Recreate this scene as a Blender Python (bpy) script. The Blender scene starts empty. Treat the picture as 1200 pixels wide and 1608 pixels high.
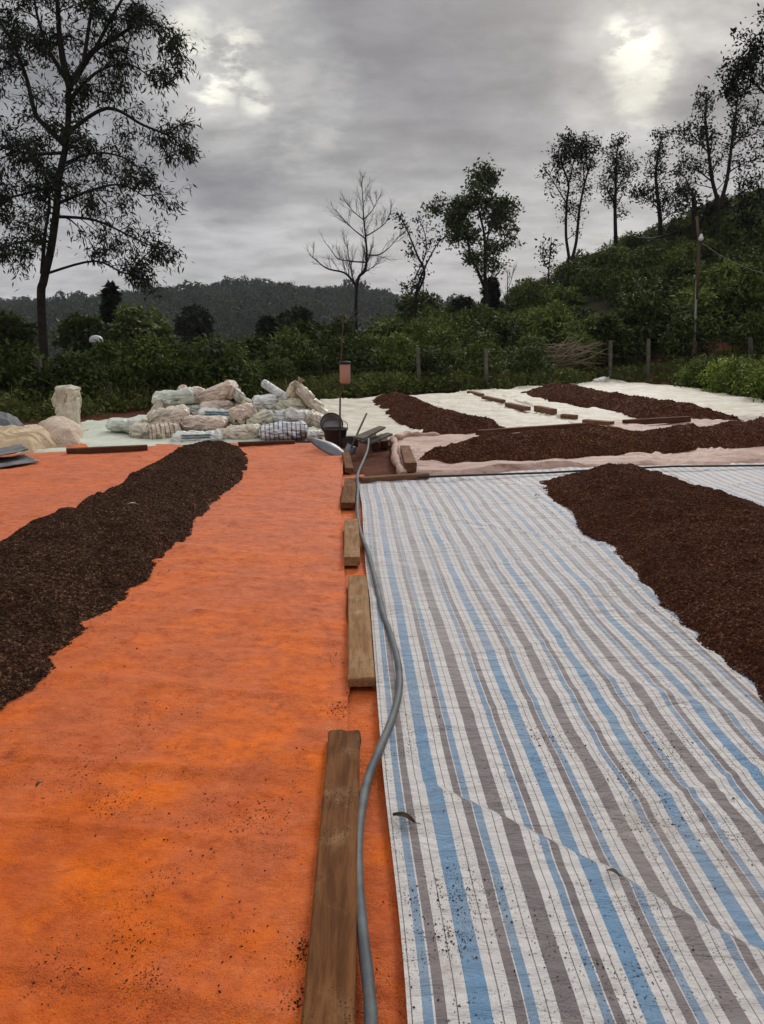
import bpy, math, random
import numpy as np
from mathutils import Vector, Matrix, Euler

random.seed(7)
RNG = np.random.default_rng(7)
scene = bpy.context.scene
COL = scene.collection

# ------------------------------------------------------------------ camera
EYE = 1.55
FPX = 1210.0                      # focal length in photo pixels (photo is 1200 x 1608)
PITCH = math.radians(13.2)
cam_d = bpy.data.cameras.new('camera')
cam_d.sensor_fit = 'VERTICAL'
cam_d.sensor_height = 24.0
cam_d.lens = 24.0 * FPX / 1608.0
cam_d.clip_start = 0.05
cam_d.clip_end = 5000
cam = bpy.data.objects.new('camera', cam_d)
cam.location = (0, 0, EYE)
cam.rotation_euler = (math.pi / 2 - PITCH, 0, 0)
COL.objects.link(cam)
scene.camera = cam

def ray(px, py):
    u = (px - 600) / FPX
    v = (804 - py) / FPX
    c, s = math.cos(PITCH), math.sin(PITCH)
    return (u, c + v * s, -s + v * c)

def G(px, py, z=0.0):
    """point of the plane of height z"""
    d = ray(px, py)
    t = (z - EYE) / d[2]
    return (d[0] * t, d[1] * t, z)

def D(px, py, Y):
    """point at distance Y"""
    d = ray(px, py)
    t = Y / d[1]
    return (d[0] * t, Y, EYE + d[2] * t)

# ------------------------------------------------------------------ world, sun, exposure
SUN_EL, SUN_AZ = math.radians(32), math.radians(17)      # azimuth from +Y towards +X
world = bpy.data.worlds.new('World')
scene.world = world
world.use_nodes = True
nt = world.node_tree
nt.nodes.clear()
class N:
    """tiny node helper"""
    def __init__(s, tree): s.t = tree
    def n(s, typ, ins=None, **kw):
        x = s.t.nodes.new(typ)
        for k, v in kw.items(): setattr(x, k, v)
        if ins:
            for k, v in ins.items():
                if isinstance(v, bpy.types.NodeSocket): s.t.links.new(v, x.inputs[k])
                else: x.inputs[k].default_value = v
        return x
    def math(s, op, a, b=0.0, c=0.0, clamp=False):
        return s.n('ShaderNodeMath', {0: a, 1: b, 2: c}, operation=op, use_clamp=clamp).outputs[0]
    def mix(s, f, a, b, blend='MIX'):
        x = s.n('ShaderNodeMix', data_type='RGBA', blend_type=blend)
        for i, v in ((0, f), (6, a), (7, b)):
            if isinstance(v, bpy.types.NodeSocket): s.t.links.new(v, x.inputs[i])
            else:
                x.inputs[i].default_value = v if i == 0 else ((v[0], v[1], v[2], 1) if not isinstance(v, float) else (v, v, v, 1))
        return x.outputs[2]
    def ramp(s, v, a, b, ca=0.0, cb=1.0, smooth=True):
        x = s.n('ShaderNodeMapRange', {0: v, 1: a, 2: b, 3: ca, 4: cb})
        x.interpolation_type = 'SMOOTHSTEP' if smooth else 'LINEAR'
        x.clamp = True if not smooth else x.clamp
        return x.outputs[0]
    def noise(s, vec, scale, detail=4, rough=0.55, dist=0.0):
        return s.n('ShaderNodeTexNoise', {'Vector': vec, 'Scale': scale, 'Detail': detail, 'Roughness': rough, 'Distortion': dist}).outputs[0]

w = N(nt)
tc = w.n('ShaderNodeTexCoord')
dirv = w.n('ShaderNodeVectorMath', {0: tc.outputs['Generated']}, operation='NORMALIZE').outputs[0]
sep = w.n('ShaderNodeSeparateXYZ', {0: dirv})
zz = sep.outputs[2]
den = w.math('ADD', w.math('MAXIMUM', zz, 0.0), 0.22)
cu = w.math('DIVIDE', sep.outputs[0], den)
cv = w.math('DIVIDE', sep.outputs[1], den)
cvec = w.n('ShaderNodeCombineXYZ', {0: cu, 1: cv, 2: 3.3}).outputs[0]
n1 = w.noise(cvec, 1.0, 5, 0.48, 0.0)
n2 = w.noise(cvec, 3.0, 6, 0.55, 0.12)
nn = w.math('ADD', w.math('MULTIPLY', n1, 0.60), w.math('MULTIPLY', n2, 0.40))
cl = w.ramp(nn, 0.38, 0.63, 0.0, 1.0)
base = w.mix(cl, (0.225, 0.226, 0.24), (0.44, 0.44, 0.45))
# a little lighter toward the horizon
base = w.mix(w.ramp(zz, 0.03, 0.24, 0.75, 0.0), base, (0.50, 0.50, 0.52))
# thin places where the sun glows through the cloud
def spot(px, py, ri, ro, nz=0.010):
    d = Vector(ray(px, py)).normalized()
    dt = w.n('ShaderNodeVectorMath', {0: dirv, 1: tuple(d)}, operation='DOT_PRODUCT').outputs['Value']
    dt = w.math('ADD', dt, w.math('MULTIPLY', w.math('SUBTRACT', n2, 0.5), nz))
    return w.ramp(dt, math.cos(math.radians(ro)), math.cos(math.radians(ri)))
def mx(a, b): return w.math('MAXIMUM', a, b)
# dark cloud bank under the left opening and along the top
dk = mx(w.math('MULTIPLY', spot(385, 225, 2.5, 5.5), 0.95), mx(w.math('MULTIPLY', spot(620, 30, 4.0, 11.0), 0.9), w.math('MULTIPLY', spot(800, 150, 2.0, 7.0), 0.4)))
glow = mx(w.math('MULTIPLY', spot(370, 100, 1.0, 7.5, 0.006), 0.72), mx(w.math('MULTIPLY', spot(985, 105, 0.5, 6.0), 0.6), mx(w.math('MULTIPLY', spot(480, 190, 0.5, 4.5), 0.55), mx(w.math('MULTIPLY', spot(560, 300, 1.0, 8.0), 0.30), w.math('MULTIPLY', spot(1150, 5, 0.5, 4.0), 0.75)))))
glow = mx(glow, w.math('MULTIPLY', spot(900, 400, 2.0, 8.0), 0.35))
n3 = w.ramp(w.noise(cvec, 4.2, 6, 0.58, 0.2), 0.34, 0.60, 0.45, 1.0)
base = w.mix(dk, base, (0.215, 0.213, 0.232))
base = w.mix(w.math('MULTIPLY', glow, n3), base, (0.62, 0.61, 0.585))
# the thinnest cloud, where the sun nearly comes through
n4 = w.noise(cvec, 7.5, 6, 0.6, 0.1)
core = mx(mx(spot(300, 78, 0.2, 2.6, 0.0016), spot(372, 88, 0.2, 2.6, 0.0016)), mx(spot(335, 118, 0.2, 2.2, 0.0016), mx(spot(983, 88, 0.2, 2.6, 0.003), w.math('MULTIPLY', mx(spot(1012, 128, 0.1, 2.6, 0.004), spot(405, 148, 0.1, 1.5, 0.001)), 0.7))))
core = w.math('MULTIPLY', core, w.ramp(n4, 0.42, 0.58, 0.08, 1.0))
base = w.mix(core, base, (1.0, 0.98, 0.85))
tex = w.noise(w.n('ShaderNodeMapping', {0: cvec, 3: (1.0, 1.35, 1.0), 2: (0.0, 0.0, 0.5)}).outputs[0], 3.6, 8, 0.62, 0.15)
base = w.n('ShaderNodeVectorMath', {0: base, 3: w.ramp(tex, 0.33, 0.67, 0.86, 1.22)}, operation='SCALE').outputs[0]
# overcast sky is brighter overhead (above the picture)
zen = w.ramp(zz, 0.37, 0.80, 1.0, 2.5)
base = w.n('ShaderNodeVectorMath', {0: base, 3: zen}, operation='SCALE').outputs[0]
sky = w.n('ShaderNodeTexSky', sky_type='NISHITA', sun_disc=False, sun_elevation=SUN_EL, sun_rotation=SUN_AZ,
          air_density=1.0, dust_density=3.0)
skyc = w.n('ShaderNodeVectorMath', {0: sky.outputs[0], 3: 0.06}, operation='SCALE').outputs[0]
full = w.mix(0.93, skyc, base)
bg = w.n('ShaderNodeBackground', {'Color': full, 'Strength': 1.0})
wo = w.n('ShaderNodeOutputWorld', {'Surface': bg.outputs[0]})

sd = bpy.data.lights.new('sun', 'SUN')
sd.energy = 1.45
sd.angle = math.radians(14)
sd.color = (1.0, 0.96, 0.9)
so = bpy.data.objects.new('sun', sd)
sv = Vector((math.sin(SUN_AZ) * math.cos(SUN_EL), math.cos(SUN_AZ) * math.cos(SUN_EL), math.sin(SUN_EL)))
so.rotation_euler = sv.to_track_quat('Z', 'Y').to_euler()
COL.objects.link(so)

scene.view_settings.view_transform = 'Standard'
scene.view_settings.look = 'None'
scene.view_settings.exposure = 0.12
scene.view_settings.gamma = 1.0
scene.cycles.max_bounces = 6
scene.cycles.transparent_max_bounces = 4

# ------------------------------------------------------------------ noise in numpy
def _h(ix, iy, s):
    n = (ix.astype(np.int64) * 374761393 + iy.astype(np.int64) * 668265263 + s * 1274126177) & 0xffffffff
    n = ((n ^ (n >> 13)) * 1103515245) & 0xffffffff
    n = (n ^ (n >> 16)) & 0xffff
    return n / 65535.0
def vn(x, y, s=0):
    x = np.asarray(x, float); y = np.asarray(y, float)
    ix, iy = np.floor(x), np.floor(y)
    fx, fy = x - ix, y - iy
    fx = fx * fx * (3 - 2 * fx); fy = fy * fy * (3 - 2 * fy)
    a, b = _h(ix, iy, s), _h(ix + 1, iy, s)
    c, d = _h(ix, iy + 1, s), _h(ix + 1, iy + 1, s)
    return (a * (1 - fx) + b * fx) * (1 - fy) + (c * (1 - fx) + d * fx) * fy - 0.5
def fbm(x, y, s=0, o=4):
    r = 0; a = 1.0
    for k in range(o):
        r = r + a * vn(x * 2 ** k + 17.3 * k, y * 2 ** k - 9.1 * k, s + k); a *= 0.5
    return r
def sstep(a, b, x):
    t = np.clip((x - a) / (b - a), 0, 1)
    return t * t * (3 - 2 * t)

# ------------------------------------------------------------------ mesh / object helpers
def meshdata(name, V, F, mat, smooth=True, uv=None):
    V = np.asarray(V, dtype=np.float32); me = bpy.data.meshes.new(name)
    F = F if isinstance(F, np.ndarray) else F
    if isinstance(F, np.ndarray):
        nf, k = F.shape
        me.vertices.add(len(V)); me.vertices.foreach_set('co', V.ravel())
        me.loops.add(nf * k); me.loops.foreach_set('vertex_index', F.ravel().astype(np.int32))
        me.polygons.add(nf)
        me.polygons.foreach_set('loop_start', np.arange(0, nf * k, k, dtype=np.int32))
        me.polygons.foreach_set('loop_total', np.full(nf, k, dtype=np.int32))
        me.update(calc_edges=True)
    else:
        me.from_pydata([tuple(v) for v in V], [], F); me.update()
    if uv is not None:
        l = me.uv_layers.new(name='UVMap')
        li = np.empty(len(me.loops), dtype=np.int32); me.loops.foreach_get('vertex_index', li)
        l.data.foreach_set('uv', np.asarray(uv, dtype=np.float32)[li].ravel())
    if smooth: me.polygons.foreach_set('use_smooth', [True] * len(me.polygons))
    if mat: me.materials.append(mat)
    return me
def link(name, me, parent=None, loc=None, rot=None):
    o = bpy.data.objects.new(name, me); COL.objects.link(o)
    if loc is not None: o.location = loc
    if rot is not None: o.rotation_euler = rot
    if parent: o.parent = parent
    return o
def tag(o, label=None, cat=None, group=None, kind=None):
    if label: o['label'] = label
    if cat: o['category'] = cat
    if group: o['group'] = group
    if kind: o['kind'] = kind
    return o
def empty(name, loc=(0, 0, 0), rz=0):
    o = bpy.data.objects.new(name, None); COL.objects.link(o); o.location = loc
    o.rotation_euler = (0, 0, rz); o.empty_display_size = 0.1
    return o

class MB:
    def __init__(s): s.v = []; s.f = []
    def add(s, V, F):
        b = len(s.v); s.v += [tuple(p) for p in V]; s.f += [tuple(i + b for i in f) for f in F]
    def tube(s, P, R, n=8, cap=True):
        P = [Vector(p) for p in P]
        if not hasattr(R, '__len__'): R = [R] * len(P)
        V = []; up = None
        for i, p in enumerate(P):
            t = (P[min(i + 1, len(P) - 1)] - P[max(i - 1, 0)])
            t = t.normalized() if t.length > 1e-9 else Vector((0, 0, 1))
            if up is None:
                up = Vector((0, 0, 1)) if abs(t.z) < 0.9 else Vector((1, 0, 0))
            a = t.cross(up)
            a = a.normalized() if a.length > 1e-6 else t.orthogonal().normalized()
            b = a.cross(t); up = b
            for k in range(n):
                an = 2 * math.pi * k / n
                V.append(p + (a * math.cos(an) + b * math.sin(an)) * R[i])
        F = []
        for i in range(len(P) - 1):
            for k in range(n):
                F.append((i * n + k, i * n + (k + 1) % n, (i + 1) * n + (k + 1) % n, (i + 1) * n + k))
        if cap:
            F.append(tuple(range(n - 1, -1, -1))); F.append(tuple((len(P) - 1) * n + k for k in range(n)))
        s.add(V, F)
    def lathe(s, prof, n=24, M=None, closed=False):
        V = []
        for r, z in prof:
            for k in range(n):
                a = 2 * math.pi * k / n
                V.append(Vector((r * math.cos(a), r * math.sin(a), z)))
        if M is not None: V = [M @ v for v in V]
        F = []
        for i in range(len(prof) - 1):
            for k in range(n):
                F.append((i * n + k, i * n + (k + 1) % n, (i + 1) * n + (k + 1) % n, (i + 1) * n + k))
        s.add(V, F)
    def mesh(s, name, mat, smooth=True): return meshdata(name, s.v, s.f, mat, smooth)
    def build(s, name, mat, parent=None, smooth=True): return link(name, s.mesh(name, mat, smooth), parent)

# ------------------------------------------------------------------ materials
def newmat(name):
    m = bpy.data.materials.new(name); m.use_nodes = True
    t = m.node_tree; t.nodes.clear(); h = N(t)
    p = h.n('ShaderNodeBsdfPrincipled'); o = h.n('ShaderNodeOutputMaterial', {'Surface': p.outputs[0]})
    return m, h, p
def setp(h, p, **kw):
    for k, v in kw.items():
        k = k.replace('_', ' ')
        if isinstance(v, bpy.types.NodeSocket): h.t.links.new(v, p.inputs[k])
        else: p.inputs[k].default_value = (v[0], v[1], v[2], 1) if isinstance(v, tuple) else v
def bump(h, height, strength, dist):
    return h.n('ShaderNodeBump', {'Height': height, 'Strength': strength, 'Distance': dist}).outputs[0]
def coords(h, kind='Object'): return h.n('ShaderNodeTexCoord').outputs[kind]

def vor2(h, c, sc):
    """cell distance with a random extra per cell, so that specks differ in size and many cells have none"""
    wd = h.n('ShaderNodeVectorMath', {0: h.n('ShaderNodeTexNoise', {'Vector': c, 'Scale': sc * 1.1, 'Detail': 2.0}).outputs['Color'], 3: 0.9 / sc}, operation='SCALE').outputs[0]
    cc = h.n('ShaderNodeVectorMath', {0: c, 1: wd}, operation='ADD').outputs[0]
    v = h.n('ShaderNodeTexVoronoi', {'Vector': cc, 'Scale': sc}, voronoi_dimensions='2D')
    rn = h.n('ShaderNodeSeparateXYZ', {0: v.outputs['Color']}).outputs[0]
    return h.math('ADD', v.outputs['Distance'], h.math('MULTIPLY', h.ramp(rn, 0.30, 1.0), 0.24))

def mat_simple(name, ca, cb, scale=6.0, rough=0.7, bstr=0.3, bd=0.01, spec=0.3, metal=0.0, detail=6, stretch=None):
    m, h, p = newmat(name); c = coords(h)
    if stretch: c = h.n('ShaderNodeMapping', {0: c, 3: stretch}).outputs[0]
    n = h.noise(c, scale, detail, 0.6)
    col = h.mix(h.ramp(n, 0.3, 0.7), ca, cb)
    oi = h.n('ShaderNodeObjectInfo').outputs['Random']
    col = h.mix(h.math('MULTIPLY', oi, 0.25), col, h.mix(0.5, col, (0.02, 0.015, 0.01)))
    setp(h, p, Base_Color=col, Roughness=rough, Specular_IOR_Level=spec, Metallic=metal,
         Normal=bump(h, h.noise(c, scale * 4, 6, 0.6), bstr, bd))
    return m

def mat_orange(name, dusty):  # dusty: strength of the sky sheen and dust tinted into the far end
    m, h, p = newmat(name); c = coords(h)
    n = h.noise(c, 0.9, 6, 0.6, 0.4)
    n2 = h.noise(c, 5.0, 6, 0.65, 0.2)
    st = h.noise(h.n('ShaderNodeMapping', {0: c, 3: (1.0, 1.15, 1.0), 2: (0.0, 0.0, 0.5)}).outputs[0], 3.6, 6, 0.65)
    f = h.math('ADD', h.math('MULTIPLY', n, 0.55), h.math('MULTIPLY', st, 0.45))
    col = h.mix(h.ramp(f, 0.40, 0.58), (0.76, 0.148, 0.005), (0.58, 0.135, 0.042))
    far = h.ramp(h.n('ShaderNodeSeparateXYZ', {0: c}).outputs[1], 2.2, 6.5, 0.0, dusty)   # far end pinker: grazing sky sheen put into the colour, with dust
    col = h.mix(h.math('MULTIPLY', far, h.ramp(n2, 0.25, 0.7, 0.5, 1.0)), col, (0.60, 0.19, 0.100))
    col = h.mix(h.ramp(n2, 0.52, 0.78, 0.0, 0.45), col, (0.34, 0.055, 0.015))
    n5 = h.noise(c, 16.0, 8, 0.7)
    col = h.mix(h.ramp(n5, 0.46, 0.66, 0.0, 0.5), col, (0.43, 0.070, 0.012))
    col = h.mix(h.ramp(n5, 0.44, 0.30, 0.0, 0.45), col, (0.72, 0.22, 0.06))
    damp = h.math('MULTIPLY', h.ramp(h.noise(c, 1.7, 5, 0.6, 0.3), 0.48, 0.64), h.ramp(h.n('ShaderNodeSeparateXYZ', {0: c}).outputs[1], 3.4, 1.6))
    col = h.mix(h.math('MULTIPLY', damp, 0.5), col, (0.42, 0.060, 0.005))
    # dirt: clusters of fine dark specks
    v = vor2(h, c, 90.0)
    v2 = vor2(h, c, 240.0)
    cm = h.ramp(h.noise(c, 2.6, 5, 0.65), 0.44, 0.60)
    cm2 = h.ramp(h.noise(c, 11.0, 4, 0.6), 0.40, 0.56)
    s1 = h.math('MULTIPLY', h.ramp(v, 0.30, 0.14), h.math('MULTIPLY', cm, cm2))
    s2 = h.math('MULTIPLY', h.ramp(v2, 0.42, 0.20), h.math('MULTIPLY', h.ramp(h.noise(c, 4.0, 5, 0.6), 0.38, 0.58), 0.75))
    sp = h.math('MAXIMUM', s1, s2)
    col = h.mix(h.math('MULTIPLY', sp, 0.8), col, (0.10, 0.025, 0.012))
    bl = h.math('MULTIPLY', h.ramp(h.noise(c, 3.3, 6, 0.7, 0.6), 0.60, 0.74), 0.8)
    col = h.mix(bl, col, (0.16, 0.032, 0.012))
    wv = h.n('ShaderNodeTexVoronoi', {'Vector': h.n('ShaderNodeMapping', {0: c, 3: (260.0, 260.0, 1.0)}).outputs[0], 'Scale': 1.0}).outputs['Distance']
    hh = h.math('ADD', h.math('MULTIPLY', h.noise(h.n('ShaderNodeMapping', {0: c, 3: (1.0, 1.5, 1.0), 2: (0.0, 0.0, 0.3)}).outputs[0], 7.0, 8, 0.62), 1.0), h.math('MULTIPLY', wv, 0.05))
    setp(h, p, Base_Color=col, Roughness=0.62, Specular_IOR_Level=0.12, Normal=bump(h, hh, 0.9, 0.035))
    return m

def mat_stripes():
    m, h, p = newmat('striped_plastic')
    uv = h.n('ShaderNodeUVMap').outputs[0]; c = coords(h)
    x = h.n('ShaderNodeSeparateXYZ', {0: uv}).outputs[0]
    per = 0.383
    q = h.math('MULTIPLY', h.math('FRACT', h.math('DIVIDE', h.math('ADD', x, -0.154 + 0.022 + per * 4), per)), 259.0)
    ramp = h.n('ShaderNodeValToRGB', {0: h.math('DIVIDE', q, 259.0)})
    cr = ramp.color_ramp; cr.interpolation = 'CONSTANT'
    W_ = (0.66, 0.625, 0.595, 1); B_ = (0.125, 0.265, 0.42, 1); B2 = (0.175, 0.28, 0.40, 1); K_ = (0.175, 0.145, 0.145, 1)
    seq = [(0, B_), (30, W_), (61, K_), (77, W_), (79.5, B2), (95, W_), (128, K_), (160, W_), (193, B2), (208, W_), (211, K_), (227, W_)]
    el = cr.elements
    el[0].position = 0; el[0].color = B_; el[1].position = 30 / 259; el[1].color = W_
    for a, col in seq[2:]:
        e = el.new(a / 259); e.color = col
    col = ramp.outputs[0]
    # fine dark seam threads in the middle of each white band
    def line(at, wd=0.9):
        return h.ramp(h.math('ABSOLUTE', h.math('SUBTRACT', q, at)), wd, wd * 0.4)
    ln = line(45, 1.3)
    for a in (112, 177, 243): ln = h.math('MAXIMUM', ln, line(a, 1.3))
    br = h.ramp(h.noise(h.n('ShaderNodeMapping', {0: uv, 3: (1.0, 60.0, 1.0)}).outputs[0], 6.0, 2, 0.5), 0.30, 0.55, 0.55, 0.95)
    col = h.mix(h.math('MULTIPLY', ln, h.math('MULTIPLY', br, 1.15)), col, (0.11, 0.075, 0.06))
    # faded, dusty, stained, with distant sheen painted in as grey
    n = h.noise(c, 1.6, 6, 0.6, 0.3)
    col = h.mix(h.ramp(n, 0.40, 0.75, 0.05, 0.38), col, (0.46, 0.40, 0.36))
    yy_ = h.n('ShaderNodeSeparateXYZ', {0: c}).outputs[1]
    col = h.mix(h.math('MULTIPLY', h.ramp(yy_, 2.0, 6.0, 0.0, 0.55), h.ramp(h.noise(c, 2.2, 5, 0.6), 0.3, 0.6, 0.6, 1.0)), col, (0.50, 0.47, 0.465))  # far stripes greyed: sky sheen put into the colour, with dust
    st = h.math('MULTIPLY', h.ramp(h.noise(c, 3.7, 7, 0.68, 0.5), 0.56, 0.72), 0.55)
    col = h.mix(st, col, (0.26, 0.19, 0.14))
    v = vor2(h, c, 110.0)
    v3 = vor2(h, c, 60.0)
    s1 = h.math('MULTIPLY', h.ramp(v, 0.26, 0.13), h.ramp(h.noise(c, 3.0, 5, 0.65), 0.46, 0.62))
    s3 = h.math('MULTIPLY', h.ramp(v3, 0.20, 0.12), h.ramp(h.noise(c, 5.0, 4, 0.6), 0.50, 0.60))
    col = h.mix(h.math('MULTIPLY', h.math('MAXIMUM', s1, s3), 0.9), col, (0.03, 0.022, 0.02))
    # crinkles
    cr1 = h.noise(h.n('ShaderNodeMapping', {0: uv, 3: (1.0, 2.6, 1.0)}).outputs[0], 7.0, 9, 0.62, 0.6)
    rid = h.math('ABSOLUTE', h.math('SUBTRACT', h.noise(c, 4.2, 5, 0.55, 0.8), 0.5))
    wv = h.n('ShaderNodeTexWave', {'Vector': uv, 'Scale': 90.0, 'Distortion': 0.4}, wave_type='BANDS').outputs[1]
    hh = h.math('ADD', h.math('ADD', cr1, h.math('MULTIPLY', rid, 0.9)), h.math('MULTIPLY', wv, 0.02))
    setp(h, p, Base_Color=col, Roughness=0.48, Specular_IOR_Level=0.35, Normal=bump(h, hh, 0.9, 0.04))
    return m

def mat_cloth(name, ca, cb, dirt=(0.2, 0.13, 0.09), ds=0.4, sc=1.5, stretch=(1, 1, 1), lines=None):
    m, h, p = newmat(name); c = coords(h)
    cm = h.n('ShaderNodeMapping', {0: c, 3: stretch}).outputs[0]
    n = h.noise(cm, sc, 6, 0.6)
    col = h.mix(h.ramp(n, 0.35, 0.68), ca, cb)
    col = h.mix(h.ramp(h.noise(cm, sc * 2.7, 7, 0.65, 0.4), 0.50, 0.75, 0.0, ds), col, dirt)
    v = vor2(h, c, 45.0)
    col = h.mix(h.math('MULTIPLY', h.ramp(v, 0.22, 0.12), h.ramp(h.noise(c, 2.0, 4, 0.6), 0.5, 0.62)), col, (0.05, 0.03, 0.02))
    hh = h.noise(cm, sc * 5, 8, 0.62, 0.5)
    setp(h, p, Base_Color=col, Roughness=0.6, Specular_IOR_Level=0.3, Normal=bump(h, hh, 0.6, 0.03))
    return m

def mat_heap(name, ca, cb, cc):
    m, h, p = newmat(name); c = coords(h)
    v = h.n('ShaderNodeTexVoronoi', {'Vector': c, 'Scale': 85.0})
    v2 = h.n('ShaderNodeTexVoronoi', {'Vector': c, 'Scale': 32.0})
    rnd = h.n('ShaderNodeSeparateXYZ', {0: v.outputs['Color']}).outputs[0]
    col = h.mix(rnd, ca, cb)
    col = h.mix(h.math('MULTIPLY', h.ramp(rnd, 0.86, 0.97), 0.75), col, cc)
    n = h.noise(c, 2.3, 6, 0.6)
    col = h.mix(h.ramp(n, 0.35, 0.7, 0.0, 0.45), col, ca)
    hh = h.math('ADD', h.math('MULTIPLY', v.outputs['Distance'], -0.8), h.math('ADD', h.math('MULTIPLY', h.noise(c, 30, 6, 0.7), 1.6), h.math('MULTIPLY', v2.outputs['Distance'], -0.5)))
    setp(h, p, Base_Color=col, Roughness=0.85, Specular_IOR_Level=0.1, Normal=bump(h, hh, 1.0, 0.02))
    return m

def mat_leaf(name, ca, cb, rough=0.45, spec=0.4, trans=0.0, sc=2.0):
    m, h, p = newmat(name)
    g = h.n('ShaderNodeNewGeometry'); c = coords(h)
    rnd = g.outputs['Random Per Island']
    oi = h.n('ShaderNodeObjectInfo').outputs['Random']
    col = h.mix(rnd, ca, cb)
    col = h.mix(h.ramp(h.noise(c, sc, 4, 0.6), 0.4, 0.7, 0.0, 0.6), col, ca)
    col = h.mix(h.math('MULTIPLY', h.ramp(oi, 0.45, 0.0), 0.55), col, tuple(x * 0.45 for x in ca))
    col = h.mix(h.math('MULTIPLY', h.ramp(oi, 0.55, 1.0), 0.5), col, tuple(min(1, x * 1.5) for x in cb))
    col = h.mix(h.ramp(rnd, 0.94, 1.0, 0.0, 0.3), col, (0.10, 0.09, 0.03))
    setp(h, p, Base_Color=col, Roughness=rough, Specular_IOR_Level=spec)
    if trans > 0:
        t = h.n('ShaderNodeBsdfTranslucent', {'Color': col})
        mx = h.n('ShaderNodeMixShader', {0: trans, 1: p.outputs[0], 2: t.outputs[0]})
        for n_ in h.t.nodes:
            if n_.type == 'OUTPUT_MATERIAL': h.t.links.new(mx.outputs[0], n_.inputs[0])
    return m

def mat_wood(name, ca, cb, cd, axis=1):
    m, h, p = newmat(name); c = coords(h)
    s = [9.0, 9.0, 9.0]; s[axis] = 0.9
    cm = h.n('ShaderNodeMapping', {0: c, 3: tuple(s)}).outputs[0]
    n = h.noise(cm, 3.0, 8, 0.65, 0.5)
    col = h.mix(h.ramp(n, 0.35, 0.65), ca, cb)
    col = h.mix(h.ramp(h.noise(c, 6.0, 6, 0.65, 0.3), 0.50, 0.72, 0.0, 0.75), col, cd)
    gr = h.noise(h.n('ShaderNodeMapping', {0: c, 3: tuple(x * 5 for x in s)}).outputs[0], 2.0, 4, 0.6)
    col = h.mix(h.ramp(gr, 0.56, 0.70, 0.0, 0.35), col, (0.05, 0.03, 0.015))
    v = vor2(h, c, 100.0)
    col = h.mix(h.math('MULTIPLY', h.ramp(v, 0.3, 0.15), h.ramp(h.noise(c, 6.0, 4, 0.6), 0.50, 0.62)), col, (0.035, 0.02, 0.012))
    setp(h, p, Base_Color=col, Roughness=0.8, Specular_IOR_Level=0.1, Normal=bump(h, h.math('ADD', n, gr), 0.8, 0.008))
    return m

M_orange = mat_orange('orange_sheet', 0.75)
M_orange2 = mat_orange('orange_strip_sheet', 0.35)
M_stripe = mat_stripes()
M_white = mat_cloth('white_sheet', (0.60, 0.56, 0.45), (0.45, 0.40, 0.30), (0.27, 0.18, 0.11), 0.6, 1.8, (1, 2.5, 1))
M_green_white = mat_cloth('pale_green_sheet', (0.50, 0.54, 0.43), (0.60, 0.62, 0.52), (0.30, 0.24, 0.16), 0.3, 1.6)
M_pink = mat_cloth('pink_net', (0.38, 0.22, 0.165), (0.52, 0.36, 0.29), (0.16, 0.07, 0.04), 0.85, 2.4, (1, 4, 1))
M_heap_dark = mat_heap('dark_coffee', (0.038, 0.017, 0.010), (0.145, 0.066, 0.036), (0.40, 0.22, 0.11))
M_heap_red = mat_heap('red_brown_coffee', (0.062, 0.021, 0.011), (0.175, 0.062, 0.029), (0.38, 0.19, 0.09))
M_soil = mat_simple('red_soil', (0.085, 0.030, 0.017), (0.16, 0.062, 0.035), 2.5, 0.9, 0.8, 0.05, 0.1)
M_plank = mat_wood('weathered_plank', (0.185, 0.078, 0.028), (0.095, 0.036, 0.013), (0.27, 0.15, 0.072), 1)
M_pale_plank = mat_wood('sun_bleached_plank', (0.33, 0.19, 0.090), (0.21, 0.105, 0.045), (0.42, 0.29, 0.17), 1)
M_plankx = mat_wood('crosswise_plank', (0.16, 0.075, 0.04), (0.09, 0.04, 0.024), (0.20, 0.12, 0.07), 0)
M_log = mat_wood('old_wood', (0.13, 0.09, 0.06), (0.08, 0.055, 0.04), (0.17, 0.13, 0.09), 2)
M_bark = mat_simple('bark', (0.014, 0.011, 0.009), (0.034, 0.027, 0.020), 6, 0.9, 0.6, 0.03, 0.1)
M_hose = mat_simple('grey_hose', (0.075, 0.083, 0.09), (0.15, 0.155, 0.155), 9, 0.6, 0.4, 0.003, 0.25)
M_metal = mat_simple('dull_metal', (0.10, 0.10, 0.105), (0.20, 0.19, 0.185), 5, 0.5, 0.3, 0.004, 0.5, 0.3)
M_black = mat_simple('sooty_black', (0.012, 0.011, 0.011), (0.03, 0.024, 0.02), 6, 0.6, 0.4, 0.006, 0.4)
M_post = mat_simple('grey_post', (0.10, 0.085, 0.065), (0.17, 0.15, 0.12), 9, 0.9, 0.5, 0.01, 0.1)
M_leaf_coffee = mat_leaf('coffee_leaf', (0.028, 0.046, 0.008), (0.100, 0.130, 0.024), 0.65, 0.07, 0.2, 0.8)
M_leaf_hill = mat_leaf('hill_coffee_leaf', (0.036, 0.056, 0.010), (0.130, 0.165, 0.032), 0.65, 0.07, 0.2, 0.5)
M_leaf_tree = mat_leaf('tree_leaf', (0.009, 0.015, 0.006), (0.024, 0.034, 0.012), 0.7, 0.1, 0.12, 0.5)
M_leaf_red = mat_leaf('brownish_leaf', (0.020, 0.018, 0.011), (0.042, 0.036, 0.018), 0.6, 0.2, 0.15, 0.5)
M_leaf_green = mat_leaf('green_tree_leaf', (0.04, 0.06, 0.010), (0.11, 0.14, 0.025), 0.55, 0.3, 0.2, 0.5)
M_weed = mat_leaf('weed_leaf', (0.07, 0.075, 0.018), (0.17, 0.15, 0.05), 0.6, 0.2, 0.15, 1.2)
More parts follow.
